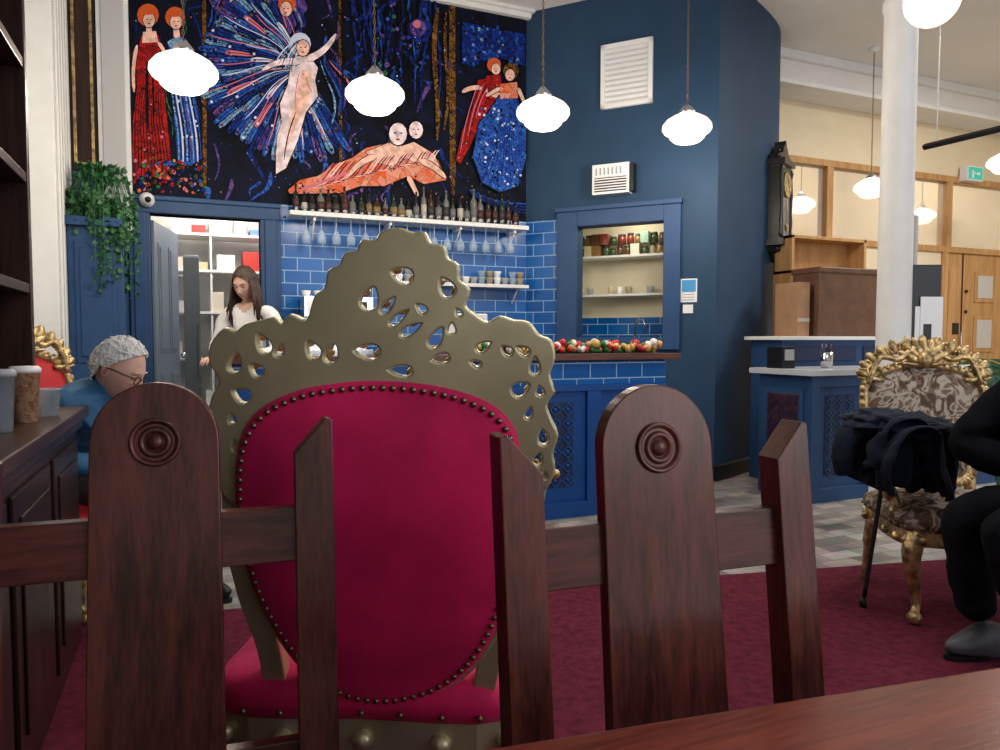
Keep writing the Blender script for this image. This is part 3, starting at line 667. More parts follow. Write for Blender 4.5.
b.box((x0,4.9,zb),(x0+.03,5.12,zt),oak); b.box((x1-.03,4.9,zb),(x1,5.12,zt),oak); b.box((x0,5.1,zt-.34),(x1,5.12,zt),oak); b.done(.003)
b=MB('brown_storage_crate'); p0=onY(806,268,4.6); p1=onY(884,330,4.6); b.box((p0.x,4.45,1.181),(p1.x,4.75,p0.z),brownb); b.box((p0.x-.01,4.44,p0.z-.05),(p1.x+.01,4.76,p0.z),brownb); b.done(.01)
b=MB('cardboard_box'); p0=onY(787,283,4.62); b.box((p0.x,4.5,1.181),(p0.x+.13,4.75,p0.z),cardb); b.box((p0.x,4.498,1.3),(p0.x+.13,4.5,1.33),lb[0]); b.done(.004)
# hanging cloth by column
b=MB('hanging_dust_sheet'); vs=[];fs=[]; o=cf(2.64,5.0,0); 
for i in range(25):
    for j in range(2):
        t_=i/24; vs.append(o+RT*(.28*t_-.05)+V3((sn,cs,0))*(.02*math.sin(t_*26))+V3((0,0,1.0 if j==0 else 1.98+.04*math.sin(t_*3))))
for i in range(24): fs.append((2*i,2*i+2,2*i+3,2*i+1))
b.add(vs,fs,M('pale_sheet',(.55,.55,.52),.8),True); b.done()
# antique wall clock
o=V3((4.945,5.175,1.87)); nrm=V3((.50,-.866,0)); T=frame(o,V3((.866,.50,0)),V3((0,0,1)),nrm)
b=MB('antique_wall_clock'); b.X=T; dkw=M('ebony_wood',(.020,.013,.010),.3,coat=.3)
b.box((-.12,.18,-.04),(.12,.86,.11),dkw); b.box((-.17,.13,-.04),(.17,.19,.14),dkw); b.box((-.17,.85,-.04),(.17,.9,.14),dkw)
b.prism([(-.16,.9),(.16,.9),(.13,.95),(.08,.965),(.06,1.01),(.03,1.03),(0,1.08),(-.03,1.03),(-.06,1.01),(-.08,.965),(-.13,.95)],0.0,.10,dkw); b.prism([(-.13,.13),(.13,.13),(.11,.08),(.05,.05),(0,-.01),(-.05,.05),(-.11,.08)],-.02,.10,dkw)
for x in (-.145,.145):
    b.lathe([(.012,.2),(.022,.23),(.012,.27),(.019,.35),(.012,.44),(.019,.6),(.012,.76),(.022,.8),(.012,.84)],dkw,Matrix.Translation((x,0,.11))@Matrix.Rotation(-pi/2,4,'X'),12)
    b.sph((x,.93,.08),.024,dkw); b.sph((x,.97,.08),.012,dkw); b.sph((x,.1,.08),.02,dkw)
b.lathe([(.10,0),(.10,.01),(0,.012)],lb[0],Matrix.Translation((0,.68,.11)),28); b.lathe([(.112,0),(.112,.015),(.10,.015)],gold,Matrix.Translation((0,.68,.11)),28)
b.tube([(0,.68,.125),(.0,.75,.125)],.004,blackm,4); b.tube([(0,.68,.125),(.045,.66,.125)],.004,blackm,4)
b.box((-.09,.22,.11),(.09,.52,.113),gl); b.lathe([(.035,0),(.035,.01)],gold,Matrix.Translation((0,.3,.114)),18); b.tube([(0,.3,.118),(0,.55,.118)],.004,gold,4)
b.done(.003)
# ================================================================= LEFT: sideboard + bookcase
b=MB('sideboard'); XW=XL+.012
b.box((XW,.2,0),(-.40,3.16,.86),dark); b.box((XW,.15,.86),(-.36,3.19,.90),darky); b.box((XW,.2,.82),(-.38,3.17,.86),dark)
for i in range(5):
    y=.3+i*.57; b.box((-.40,y,.1),(-.388,y+.5,.78),dark); b.box((-.388,y+.06,.17),(-.38,y+.44,.72),dark)
b.done(.005)
b=MB('bookcase')
b.box((XW,.2,.901),(XL+.03,3.15,3.4),dark)
for y in (.2,1.15,2.1,3.12): b.box((XW,y,.901),(-.525,y+.035,3.4),dark)
for z in (.92,1.32,1.72,2.13,2.55,3.0,3.37): b.box((XW,.2,z),(-.53,3.15,z+.035),dark)
b.done(.003)
bam=glassy('patterned_cup_card',(.75,.5,.3),(.45,.22,.1),60,.03,(.8,.65,.5),.4,.4)
def cup(name,px,py,h,r,m,lid=None,z=.901):
    p=onZ(px,py,z); b=MB(name); T=Matrix.Translation(p)
    b.lathe([(r*.75,0),(r,h),(r*1.05,h),(r*1.05,h+.006),(r*.93,h+.006),(r*.7,.01),(0,.01)],m,T,24)
    if lid: b.lathe([(r*1.08,h),(r*1.08,h+.012),(r*.9,h+.02),(0,h+.02)],lid,T,24)
    b.done()
cup('paper_cup',26,422,.15,.041,bam,whitep); cup('paper_cup',14,404,.16,.038,bam)
cup('glass_jar',49,416,.085,.038,clear); cup('glass_jar',2,432,.15,.035,clear,greym)
# ================================================================= WOODEN CHAIRS
def woodchair(xc,c,name='dining_chair',yaw=0,lx=.222,dz_=0,rx=.222):
    b=MB(name); b.X=Matrix.Translation((xc,c,0))@Matrix.Rotation(math.radians(yaw),4,'Z')@Matrix.Translation((-xc,-c,0))
    def rk(z): return c+.12*(z-.87) if z>.46 else c+.12*(.46-.87)+.12*(.46-z)
    def slab(poly,t,m,yoff=0,zs=None):
        n=len(poly); vs=[(xc+x,rk(z)-t/2+yoff,z) for x,z in poly]+[(xc+x,rk(z)+t/2+yoff,z) for x,z in poly]
        fs=[tuple(range(n)),tuple(range(2*n-1,n-1,-1))]+[((i+1)%n,i,n+i,n+(i+1)%n) for i in range(n)]
        b.add(vs,fs,m)
    for s in (-1,1):
        q=lx if s<0 else rx
        slab([(s*(q-.028),.46),(s*(q+.028),.46),(s*(q+.028),1.03),(s*(q+.018),1.033),(s*(q-.028),.982)],.042,mah)
        slab([(s*(q-.024),0),(s*(q+.024),0),(s*(q+.028),.46),(s*(q-.028),.46)],.042,mah)
        b.box((xc+s*.215-.02,c-.47,0),(xc+s*.215+.02,c-.43,.43),mah)
    sp=[(-.089,.46),(.089,.46)]+[(.083*math.cos(a*pi/24),1.007+.083*math.sin(a*pi/24)) for a in range(25)]
    slab(sp,.024,mah,-.006)
    for s in (-1,1): slab([(s*.06,.828-dz_),(s*.195,.828-dz_),(s*.195,.906-dz_),(s*.06,.906-dz_)],.024,mahx,.004)
    slab([(-.19,.56),(.21,.56),(.21,.50),(-.19,.50)],.022,mahx,.02)
    T=Matrix.Translation((xc,rk(1.007)-.018,1.007))@Matrix.Rotation(pi/2+math.atan(.12)*-1,4,'X')
    b.lathe([(.034,-.001),(.034,.004),(.031,.0055),(.028,.004),(.026,-.0005),(.022,-.0005),(.020,.004),(.017,.005),(.014,.003),(.012,-.0005),(.010,.004),(.006,.006),(0,.007)],mah,T,36)
    b.prism([(xc-.24,c-.06),(xc+.24,c-.06),(xc+.26,c-.49),(xc-.26,c-.49)],.43,.465,mahx)
    for s in (-1,1): b.box((xc+s*.215-.012,c-.45,.36),(xc+s*.215+.012,c-.03,.43),mah); b.box((xc+s*.215-.01,c-.45,.16),(xc+s*.215+.01,c+.02,.19),mah)
    b.box((xc-.21,c-.462,.36),(xc+.21,c-.44,.43),mahx); b.box((xc-.21,c-.05,.36),(xc+.21,c-.03,.43),mahx); b.box((xc-.21,c-.25,.165),(xc+.21,c-.23,.185),mahx)
    return b.done(.0035,fix=True)
woodchair(-.046,1.12,yaw=-5,dz_=.004,rx=.215); woodchair(.572,.80,yaw=-4,lx=.196,dz_=-.006,rx=.217)
# table
b=MB('dining_table'); b.X=rotz(math.radians(-7.3),(.306,.638,0))
b.box((-.5,-.80,.715),(1.35,0,.75),tabm); b.box((-.42,-.72,.63),(1.27,-.08,.715),tabm)
for x in (-.38,1.17):
    for y in (-.70,-.16): b.lathe([(.03,.008),(.035,.05),(.028,.1),(.036,.4),(.03,.5),(.04,.55),(.04,.63)],tabm,Matrix.Translation((x+.03,y+.03,0)),16)
b.done(.006,seg=3)
# ================================================================= ORNATE CHAIRS
def cushion(b,outl,z0,z1,m,bulge=.03,mx=None):
    n=len(outl); cx=sum(p[0] for p in outl)/n; cy=sum(p[1] for p in outl)/n
    rings=[(1.0,z0),(1.03,z0+(z1-z0)*.4),(1.0,z0+(z1-z0)*.8),(.93,z1),(.8,z1+bulge*.45),(.6,z1+bulge*.75),(.35,z1+bulge*.93),(.12,z1+bulge)]
    vs=[];fs=[]
    for s,z in rings:
        for p in outl: vs.append((cx+(p[0]-cx)*s,cy+(p[1]-cy)*s,z))
    for r in range(len(rings)-1):
        for i in range(n): fs.append((r*n+i,r*n+(i+1)%n,(r+1)*n+(i+1)%n,(r+1)*n+i))
    fs.append(tuple((len(rings)-1)*n+i for i in range(n))); fs.append(tuple(range(n-1,-1,-1)))
    b.add(vs,fs,m,True,mx)
def smoothloop(P,k=4):
    n=len(P); o=[]
    for i in range(n):
        p=[V3((*P[(i+j)%n],0)) for j in (-1,0,1,2)]
        for t in range(k): q=cr(p[0],p[1],p[2],p[3],t/k); o.append((q.x,q.y))
    return o
def smoothpath(P,k=5):
    P=[V3(p) for p in P]; o=[]
    for i in range(len(P)-1):
        a=P[max(i-1,0)]; d=P[min(i+2,len(P)-1)]
        for t in range(k): o.append(cr(a,P[i],P[i+1],d,t/k))
    o.append(P[-1]); return o
def leaf(b,p,ang,L,w,m,mx=None,th=.012):
    T=Matrix.Translation(V3(p))@Matrix.Rotation(ang,4,'Z')
    if mx is not None: T=mx@T
    b.sph((L*.5,0,0),(L*.55,w*.5,th),m,T,10,7)
    for s in (-1,1):
        b.sph((L*.35,s*w*.35,0),(L*.3,w*.25,th*.8),m,T@Matrix.Rotation(s*.3,4,'Z'),8,6); b.sph((L*.62,s*w*.28,0),(L*.22,w*.2,th*.8),m,T@Matrix.Rotation(s*.35,4,'Z'),8,6)
def frame_lower(b,hw,dep,up,gm,arms=True):
    o=smoothloop([(-hw*.86,-dep/2),(0,-dep/2-.01),(hw*.86,-dep/2),(hw*.98,-dep*.1),(hw,dep*.35),(hw*.8,dep/2),(0,dep/2+.03),(-hw*.8,dep/2),(-hw,dep*.35),(-hw*.98,-dep*.1)])
    cushion(b,o,.37,.44,up,.035)
    n=len(o)
    for i in range(0,n): 
        x,y=o[i]; b.sph((x*1.03,y*1.03,.385),.007,stud,None,7,5)
    b.prism([(x*1.0,y*1.0) for x,y in o],.31,.372,gm)
    for i in range(0,n,2):
        x,y=o[i]; b.sph((x*1.01,y*1.01,.335),(.022,.022,.018),gm,None,8,6)
    for i in range(5):
        a=-1.0+i*.5; leaf(b,(0,0,0),-pi/2+a*.8,.05,.03,gm,frame(V3((a*.09,dep/2+.035,.335)),V3((1,0,0)),V3((0,0,1)),V3((0,1,0))))
    for sx in (-1,1):
        x=sx*hw*.82; y=dep*.43
        pth=smoothpath([(x,y,.36),(x+sx*.03,y+.03,.28),(x+sx*.015,y+.02,.16),(x-sx*.005,y+.0,.07),(x+sx*.015,y+.03,.03),(x+sx*.02,y+.045,.02)])
        rl=[.036,.037,.038,.04,.04,.038,.035,.032,.03,.027,.025,.023,.021,.019,.018,.018,.017,.017,.017,.018,.02,.022,.023,.023,.022,.02]
        b.tube(pth,rl[:len(pth)],gm,10)
        b.sph((x+sx*.02,y+.045,.026),(.028,.03,.026),gm); b.sph((x+sx*.035,y+.04,.30),(.03,.025,.035),gm)
        y=-dep*.42
        b.tube(smoothpath([(x,y,.36),(x+sx*.01,y-.02,.2),(x+sx*.01,y-.05,.06),(x+sx*.01,y-.06,.012)]),[.03]*6+[.022]*10,gm,8)
        if not arms: continue
        x=sx*hw*.97
        arm=smoothpath([(sx*hw*.86,-dep/2-.0,.66),(x,-dep*.25,.67),(x+sx*.02,dep*.05,.655),(x+sx*.025,dep*.25,.64),(x+sx*.02,dep*.34,.60),(x+sx*.005,dep*.30,.57)])
        b.tube(arm,.022,gm,10)
        b.sph((x+sx*.02,dep*.33,.61),(.034,.036,.036),gm); b.sph((x+sx*.035,dep*.35,.60),(.018,.03,.026),gm)
        b.sph((x+sx*.01,-dep*.04,.685),(.032,dep*.22,.022),up)
        for k in range(7): b.sph((x+sx*.028,dep*(-.22+k*.06),.672),.012,gm,None,7,5)
        b.tube(smoothpath([(x+sx*.01,dep*.26,.63),(x+sx*.02,dep*.16,.55),(x-sx*.01,dep*.2,.46),(x-sx*.02,dep*.3,.37)]),.022,gm,9)
        b.sph((x+sx*.012,dep*.18,.50),(.027,.03,.04),gm); b.sph((x,dep*.24,.42),(.026,.03,.03),gm)
def armchair(name,pos,ang,up,top=1.15,hw=.31,dep=.52):
    b=MB(name); b.X=rotz(ang,pos)
    frame_lower(b,hw,dep,up,gold)
    lean=.16; o=V3((0,-dep/2-.01,.44)); upv=V3((0,-math.sin(lean),math.cos(lean))); nf=V3((0,math.cos(lean),math.sin(lean)))
    T=frame(o,V3((-1,0,0)),upv,nf); hb=(top-.44)/math.cos(lean)
    bh=hb*.80; w=hw*.80
    ol=smoothloop([(0,.04),(w*.5,.05),(w*.72,bh*.16),(w*.86,bh*.4),(w*1.0,bh*.68),(w*.9,bh*.88),(w*.45,bh*.97),(0,bh*1.0),(-w*.45,bh*.97),(-w*.9,bh*.88),(-w*1.0,bh*.68),(-w*.86,bh*.4),(-w*.72,bh*.16),(-w*.5,.05)])
    cushion(b,ol,-.02,.012,up,.03,T)
    n=len(ol); S=[V3((x*1.08,(y-bh/2)*1.04+bh/2,0)) for x,y in ol]; S.append(S[0])
    pts_=[T@p for p in S]; b.tube(pts_,.022,gold,8,False)
    for i in range(0,n,1):
        x,y=ol[i]; k=1.0 if i%2 else 1.12
        b.sph((x*1.12,(y-bh/2)*1.06+bh/2,.01),(.015*k,.018*k,.016),gold,T,8,6)
    for sx in (-1,1):
        b.tube([T@V3((sx*w*.75,-.1,-.01)),T@V3((sx*w*.78,bh*.2,0))],.025,gold,8)
    ct=hb
    for k in range(13):
        a=pi*(.04+.92*k/12); rx=w*1.02; ry=(ct-bh*.86)*.62
        p=(rx*math.cos(a),bh*.88+ry*math.sin(a),.015); leaf(b,p,a*.75+pi*.125,.055+.02*math.sin(a),.042,gold,T,.016)
    for sx in (-1,1):
        sc_=[V3((sx*(w*.95-.012*t*math.cos(t)*1.0-.03*t/6),bh*.93+.02*math.sin(t)*t*.5+.02,.02)) for t in [i*.4 for i in range(14)]]
        b.tube([T@p for p in sc_],.012,gold,7)
        arc=smoothpath([(sx*w*1.02,bh*.85,.02),(sx*w*.8,bh*1.06,.03),(sx*w*.45,bh*1.05,.03),(sx*w*.2,bh*1.14,.03),(0,bh*1.12,.03)])
        b.tube([T@p for p in arc],.014,gold,8)
        b.sph((sx*w*1.05,bh*.93,.01),(.03,.03,.02),gold,T)
    for k in range(7):
        a=pi*(.14+.72*k/6); leaf(b,(0,bh*1.02,.03),a,ct-bh*1.03,.04,gold,T,.016)
    b.sph((0,bh*1.05,.045),(.035,.04,.025),gold,T)
    b.prism([(x*1.04,(y-bh/2)*1.02+bh/2) for x,y in ol],-.035,-.02,gold,T)
    return b.done()
dm,t,bs_=nt('brown_damask'); tc=t.nodes.new('ShaderNodeTexCoord'); v=t.nodes.new('ShaderNodeTexNoise'); v.inputs['Scale'].default_value=13; v.inputs['Detail'].default_value=1.5; v.inputs['Distortion'].default_value=2.0
r=t.nodes.new('ShaderNodeValToRGB'); r.color_ramp.interpolation='CONSTANT'; r.color_ramp.elements[0].color=(.07,.035,.022,1); r.color_ramp.elements[1].position=.5; r.color_ramp.elements[1].color=(.38,.33,.27,1)
e=r.color_ramp.elements.new(.62); e.color=(.16,.09,.055,1); e=r.color_ramp.elements.new(.41); e.color=(.17,.11,.075,1)
t.links.new(tc.outputs['Object'],v.inputs['Vector']); t.links.new(v.outputs['Fac'],r.inputs[0]); t.links.new(r.outputs[0],bs_.inputs['Base Color']); bs_.inputs['Roughness'].default_value=.75
def faceang(d): return math.atan2(d.y,d.x)-pi/2
camback=-V3((sn,cs,0))
armchair('gilt_armchair',cf(1.97,3.10,.009),faceang(camback+RT*-.12),dm,1.16)
fdm=(RT*.9-V3((sn,cs,0))*.25).normalized()
hipm=V3((-.44,3.66,0))
armchair('gilt_armchair',(hipm.x,hipm.y,.0),faceang(fdm),redv,1.25,.29,.48)
armchair('gilt_armchair',cf(2.31,2.36,.009),faceang(-RT+V3((sn,cs,0))*.15),redv,1.15,.27,.46)
# ------ foreground throne, seen from behind
fdir=V3((sn,cs,0)); tw=(RT-fdir*.06).normalized(); tf=V3((-tw.y,tw.x,0))
TO=cf(-.215,1.40,0)
b=MB('carved_throne_chair'); b.X=frame(TO+tf*.275-tw*.055+V3((0,0,.009)),tw,tf,V3((0,0,1)))@Matrix.Diagonal((1,1.1,1.07,1))
frame_lower(b,.325,.50,velvet,brass,False)
b.X=Matrix.Identity(4)
lean=math.radians(7); tup=(V3((0,0,1))*math.cos(lean)-tf*math.sin(lean)); tn=-(tf*math.cos(lean)+V3((0,0,1))*math.sin(lean))
PO=TO+V3((0,0,.46))
TP=frame(PO,tw,tup,tn)
def tl(px,py):
    p=hit(px,py,PO,tn)-PO; return (p.dot(tw),p.dot(tup))
crest=[(226,492),(220,470),(221,440),(213,415),(215,398),(223,380),(213,362),(214,345),(226,330),(238,333),(247,326),(262,322),(276,319),(284,325),(292,316),(308,322),(314,308),(318,296),(328,288),(331,272),(342,266),(347,255),(359,252),(364,242),(377,242),(384,233),(400,230),(414,235),(424,234),(430,245),(443,248),(447,260),(457,266),(458,281),(468,290),(464,306),(474,316),(488,324),(500,318),(514,322),(528,324),(538,336),(550,342),(553,358),(548,374),(552,390),(545,404),(550,420),(556,434),(551,452),(553,468),(545,486),(534,478),(526,500),(500,540),(270,540),(240,505)]
loops=[smoothloop([tl(*p) for p in crest],3)]
def tear(cx,cy,w,h,ang):
    a=math.radians(ang); o=[]
    for k in range(18):
        t=2*pi*k/18; x=math.cos(t)*w/2; y=math.sin(t)*h/2*(1+.35*math.cos(t)) 
        o.append(tl(cx+x*math.cos(a)-y*math.sin(a),cy+x*math.sin(a)+y*math.cos(a)))
    return o
holes=[(403,275,26,19,20),(371,298,28,20,110),(389,305,25,12,130),(400,317,28,11,140),(412,329,28,12,150),(422,308,16,11,40),(447,287,25,18,60),(437,337,27,15,120),(452,328,15,11,90),(459,312,12,9,60),
(368,351,30,18,5),(401,370,28,14,5),(441,358,22,13,-10),(314,349,23,16,60),(333,353,23,16,110),(265,343,25,16,60),(281,350,17,12,110),(237,362,24,16,100),(258,369,19,15,40),(243,394,23,17,30),(234,418,14,10,80),(237,444,16,10,80),
(484,346,20,12,150),(476,363,15,10,20),(507,350,16,12,40),(523,350,18,12,30),(535,365,22,13,90),(521,388,23,17,150),(540,390,14,11,80),(529,412,16,10,110),(543,436,20,13,80),(538,458,18,12,110),(545,474,11,8,90)]
for h_ in holes: loops.append(tear(*h_))
b.plate(loops,.006,.004,brass,TP)
Tb=TP@Matrix.Translation((0,0,-.022))
for h_ in holes:
    x,y=tl(h_[0],h_[1]); 
    b.sph((x+.016,y-.010,-.012),(.013,.011,.011),gold,Tb,9,6); b.sph((x-.017,y+.010,-.01),(.011,.010,.010),gold,Tb,8,6)
# pad
padp=[(375,384),(430,388),(480,402),(508,425),(517,460),(516,520),(508,580),(490,630),(465,665),(430,688),(385,697),(345,690),(310,665),(280,625),(258,580),(246,530),(242,480),(247,440),(265,412),(300,394),(335,387)]
po=smoothloop([tl(*p) for p in padp],4)
cushion(b,po,.008,.022,velvet,.022,TP)
n=len(po); cx=sum(p[0] for p in po)/n; cy=sum(p[1] for p in po)/n
ring=[V3((cx+(x-cx)*1.05,cy+(y-cy)*1.035,-.004)) for x,y in po]
b.plate([[(p.x,p.y) for p in ring]],.010,.005,brass,Matrix(TP)@Matrix.Translation((0,0,-.006)))
per=[0]
for i in range(n): per.append(per[-1]+math.dist(po[i],po[(i+1)%n]))
N=100; j=0
for k in range(N):
    s=per[-1]*k/N
    while per[j+1]<s: j+=1
    f=(s-per[j])/(per[j+1]-per[j]); a_=po[j]; c_=po[(j+1)%n]; x=a_[0]+(c_[0]-a_[0])*f; y=a_[1]+(c_[1]-a_[1])*f
    b.sph((cx+(x-cx)*.985,cy+(y-cy)*.988,.021),(.0062,.0062,.005),stud,TP,10,6)
for pts_ in ([(232,470),(236,540),(250,600),(268,650),(280,720),(284,790)],[(538,470),(524,540),(512,600),(496,640),(482,700),(474,790)]):
    q=[V3((*tl(*p),0)) for p in pts_]; q=smoothpath(q,4)
    w=.019
    L=[(p.x-w,p.y) for p in q]; Rr=[(p.x+w,p.y) for p in q]
    b.plate([L+Rr[::-1]],.014,.004,brass,TP@Matrix.Translation((0,0,-.016)))
throne=b.done()
bagm=M('blue_bag_cloth',(.01,.09,.36),.7,var=.3,vs=12,bump=.4)
b=MB('blue_shoulder_bag'); p=TO+tf*.17+tw*-.215+V3((0,0,.52))
b.sph((0,0,.06),(.06,.08,.075),bagm,Matrix.Translation(p),16,12,fn=lambda q:V3((q.x*.06,q.y*.08,max(q.z,-.75)*.075))*(1+.12*noise.noise(q*3)))
b.tube([p+V3((-.05,0,.1)),p+V3((-.02,.02,.17)),p+V3((.04,.02,.16)),p+V3((.05,0,.1))],.008,bagm,6)
b.done()
scm=glassy('patterned_scarf_cloth',(.8,.25,.02),(.85,.6,.05),60,.04,(.4,.02,.02))
b=MB('folded_patterned_scarf'); p=TO+tf*.36+tw*-.315+V3((0,0,.52))
b.sph((0,0,.03),(.08,.1,.05),scm,Matrix.Translation(p),18,12,fn=lambda q:V3((q.x*.06,q.y*.1,max(q.z,-.6)*.075))*(1+.25*noise.noise(q*2.5)))
b.done()
# cane
b=MB('walking_cane'); a=onZ(863,604,.020); h=a+RT*.11+fdir*.05+V3((0,0,.62))
pth=[a+(h-a)*(i/8) for i in range(9)]; b.tube(pth,.0095,blackm,10); b.tube([h,h+V3((0,0,.02))+RT*.02,h+V3((0,0,.03))+RT*.06,h+RT*.1+V3((0,0,.02))],.012,dark,10)
b.lathe([(.014,-.010),(.016,.0),(.014,.03)],blackm,Matrix.Translation(a),12); b.done()
# draped coat: a folded sheet of cloth thrown over the chair arm
b=MB('draped_coat')
def cloth(c,wid,dr0,dr1,amp,seed,thick=.022,n=44,m=40,skew=0):
    vs=[];fs=[]
    for i in range(n+1):
        u=i/n-.5
        for j in range(m+1):
            v=j/m
            if v<.4: x=-.085-.03*(.4-v)/.4; z=-(.4-v)/.4*dr0*(1+.30*noise.noise(V3((u*4+seed,0,1))))
            elif v>.6: x=.085+.03*(v-.6)/.4; z=-(v-.6)/.4*dr1*(1+.35*noise.noise(V3((u*4+seed,5,1))))
            else: a=(v-.4)/.2*pi; x=-.085*math.cos(a); z=.06*math.sin(a)
            k=abs(v-.5)*2
            f=noise.noise(V3((u*9+seed,v*2.2,0)))*amp+noise.noise(V3((u*20+seed,v*4,3)))*amp*.4
            x+=f*(.5+k)*(1 if x>0 else -1)+skew*u; z+=f*.7*(1-k*.5)+noise.noise(V3((u*6+seed,v*9,7)))*.018
            y=u*wid*(1+.18*noise.noise(V3((v*3,seed,2))))+.02*noise.noise(V3((u*5,v*8,seed)))
            vs.append(c+RT*x-fdir*y+V3((0,0,z)))
    for i in range(n):
        for j in range(m): a=i*(m+1)+j; fs.append((a,a+1,a+m+2,a+m+1))
    b.add(vs,fs,navyc,True)
cc=cf(1.65,3.02,.75)
cloth(cc,.42,.20,.22,.055,2.3); cloth(cc+RT*-.03+V3((0,0,.03)),.34,.15,.12,.06,7.7); cloth(cc+RT*.06+V3((0,0,.015)),.30,.20,.26,.05,11.1)
for sd,o_ in ((3.1,V3((0,0,.05))),(8.2,V3((0,0,.03)))):
    b.sph(cc+RT*(-.05 if sd<5 else .08)+o_,1,navyc,None,56,36,fn=lambda q:(RT*q.x*.15+fdir*q.y*.16+V3((0,0,q.z*.06)))*(1+.35*noise.noise(q*2.2+V3((sd,0,0)))+.14*noise.noise(q*6+V3((0,sd,0)))))
b.tube(smoothpath([cc+RT*-.10+V3((0,0,.05)),cc+RT*-.19+V3((0,0,.0)),cc+RT*-.21+V3((0,0,-.09)),cc+RT*-.20+V3((0,0,-.16))]),[.04,.05,.052,.05,.055,.05,.052,.047,.05,.046,.048,.044,.045,.043,.042,.038],navyc,14)
ob=b.done(); s_=ob.modifiers.new('thick','SOLIDIFY'); s_.thickness=.008
# ================================================================= PEOPLE
def skinbody(name,J,bones,mats,parent,root='pelvis'):
    names=list(J); idx={n_:i for i,n_ in enumerate(names)}
    me=bpy.data.meshes.new(name); me.from_pydata([tuple(J[n_][0]) for n_ in names],[(idx[a],idx[c]) for a,c,_ in bones],[])
    ob=bpy.data.objects.new(name,me); col.objects.link(ob)
    ob.modifiers.new('skin','SKIN').use_smooth_shade=True
    sv=me.skin_vertices[0].data
    for n_ in names:
        r_=J[n_][1]; sv[idx[n_]].radius=(r_,r_) if not isinstance(r_,tuple) else r_; sv[idx[n_]].use_root=(n_==root)
    s=ob.modifiers.new('sub','SUBSURF'); s.levels=3; s.render_levels=3
    bpy.context.view_layer.update()
    m2=bpy.data.meshes.new_from_object(ob.evaluated_get(bpy.context.evaluated_depsgraph_get()))
    bpy.data.objects.remove(ob); 
    m2.materials.clear()
    for m in mats: m2.materials.append(m)
    segs=[(V3(J[a][0]),V3(J[c][0]),k) for a,c,k in bones]
    for v in m2.vertices:
        v.co+=v.normal*(.012*noise.noise(v.co*9)+.007*noise.noise(v.co*22))
    for p in m2.polygons:
        best=9
        for a,c,k in segs:
            d=c-a; t_=max(0,min(1,(p.center-a).dot(d)/d.length_squared)); ds=(p.center-(a+d*t_)).length
            if ds<best: best=ds; p.material_index=k
        p.use_smooth=True
    o=bpy.data.objects.new(name,m2); col.objects.link(o); o.parent=parent; return o
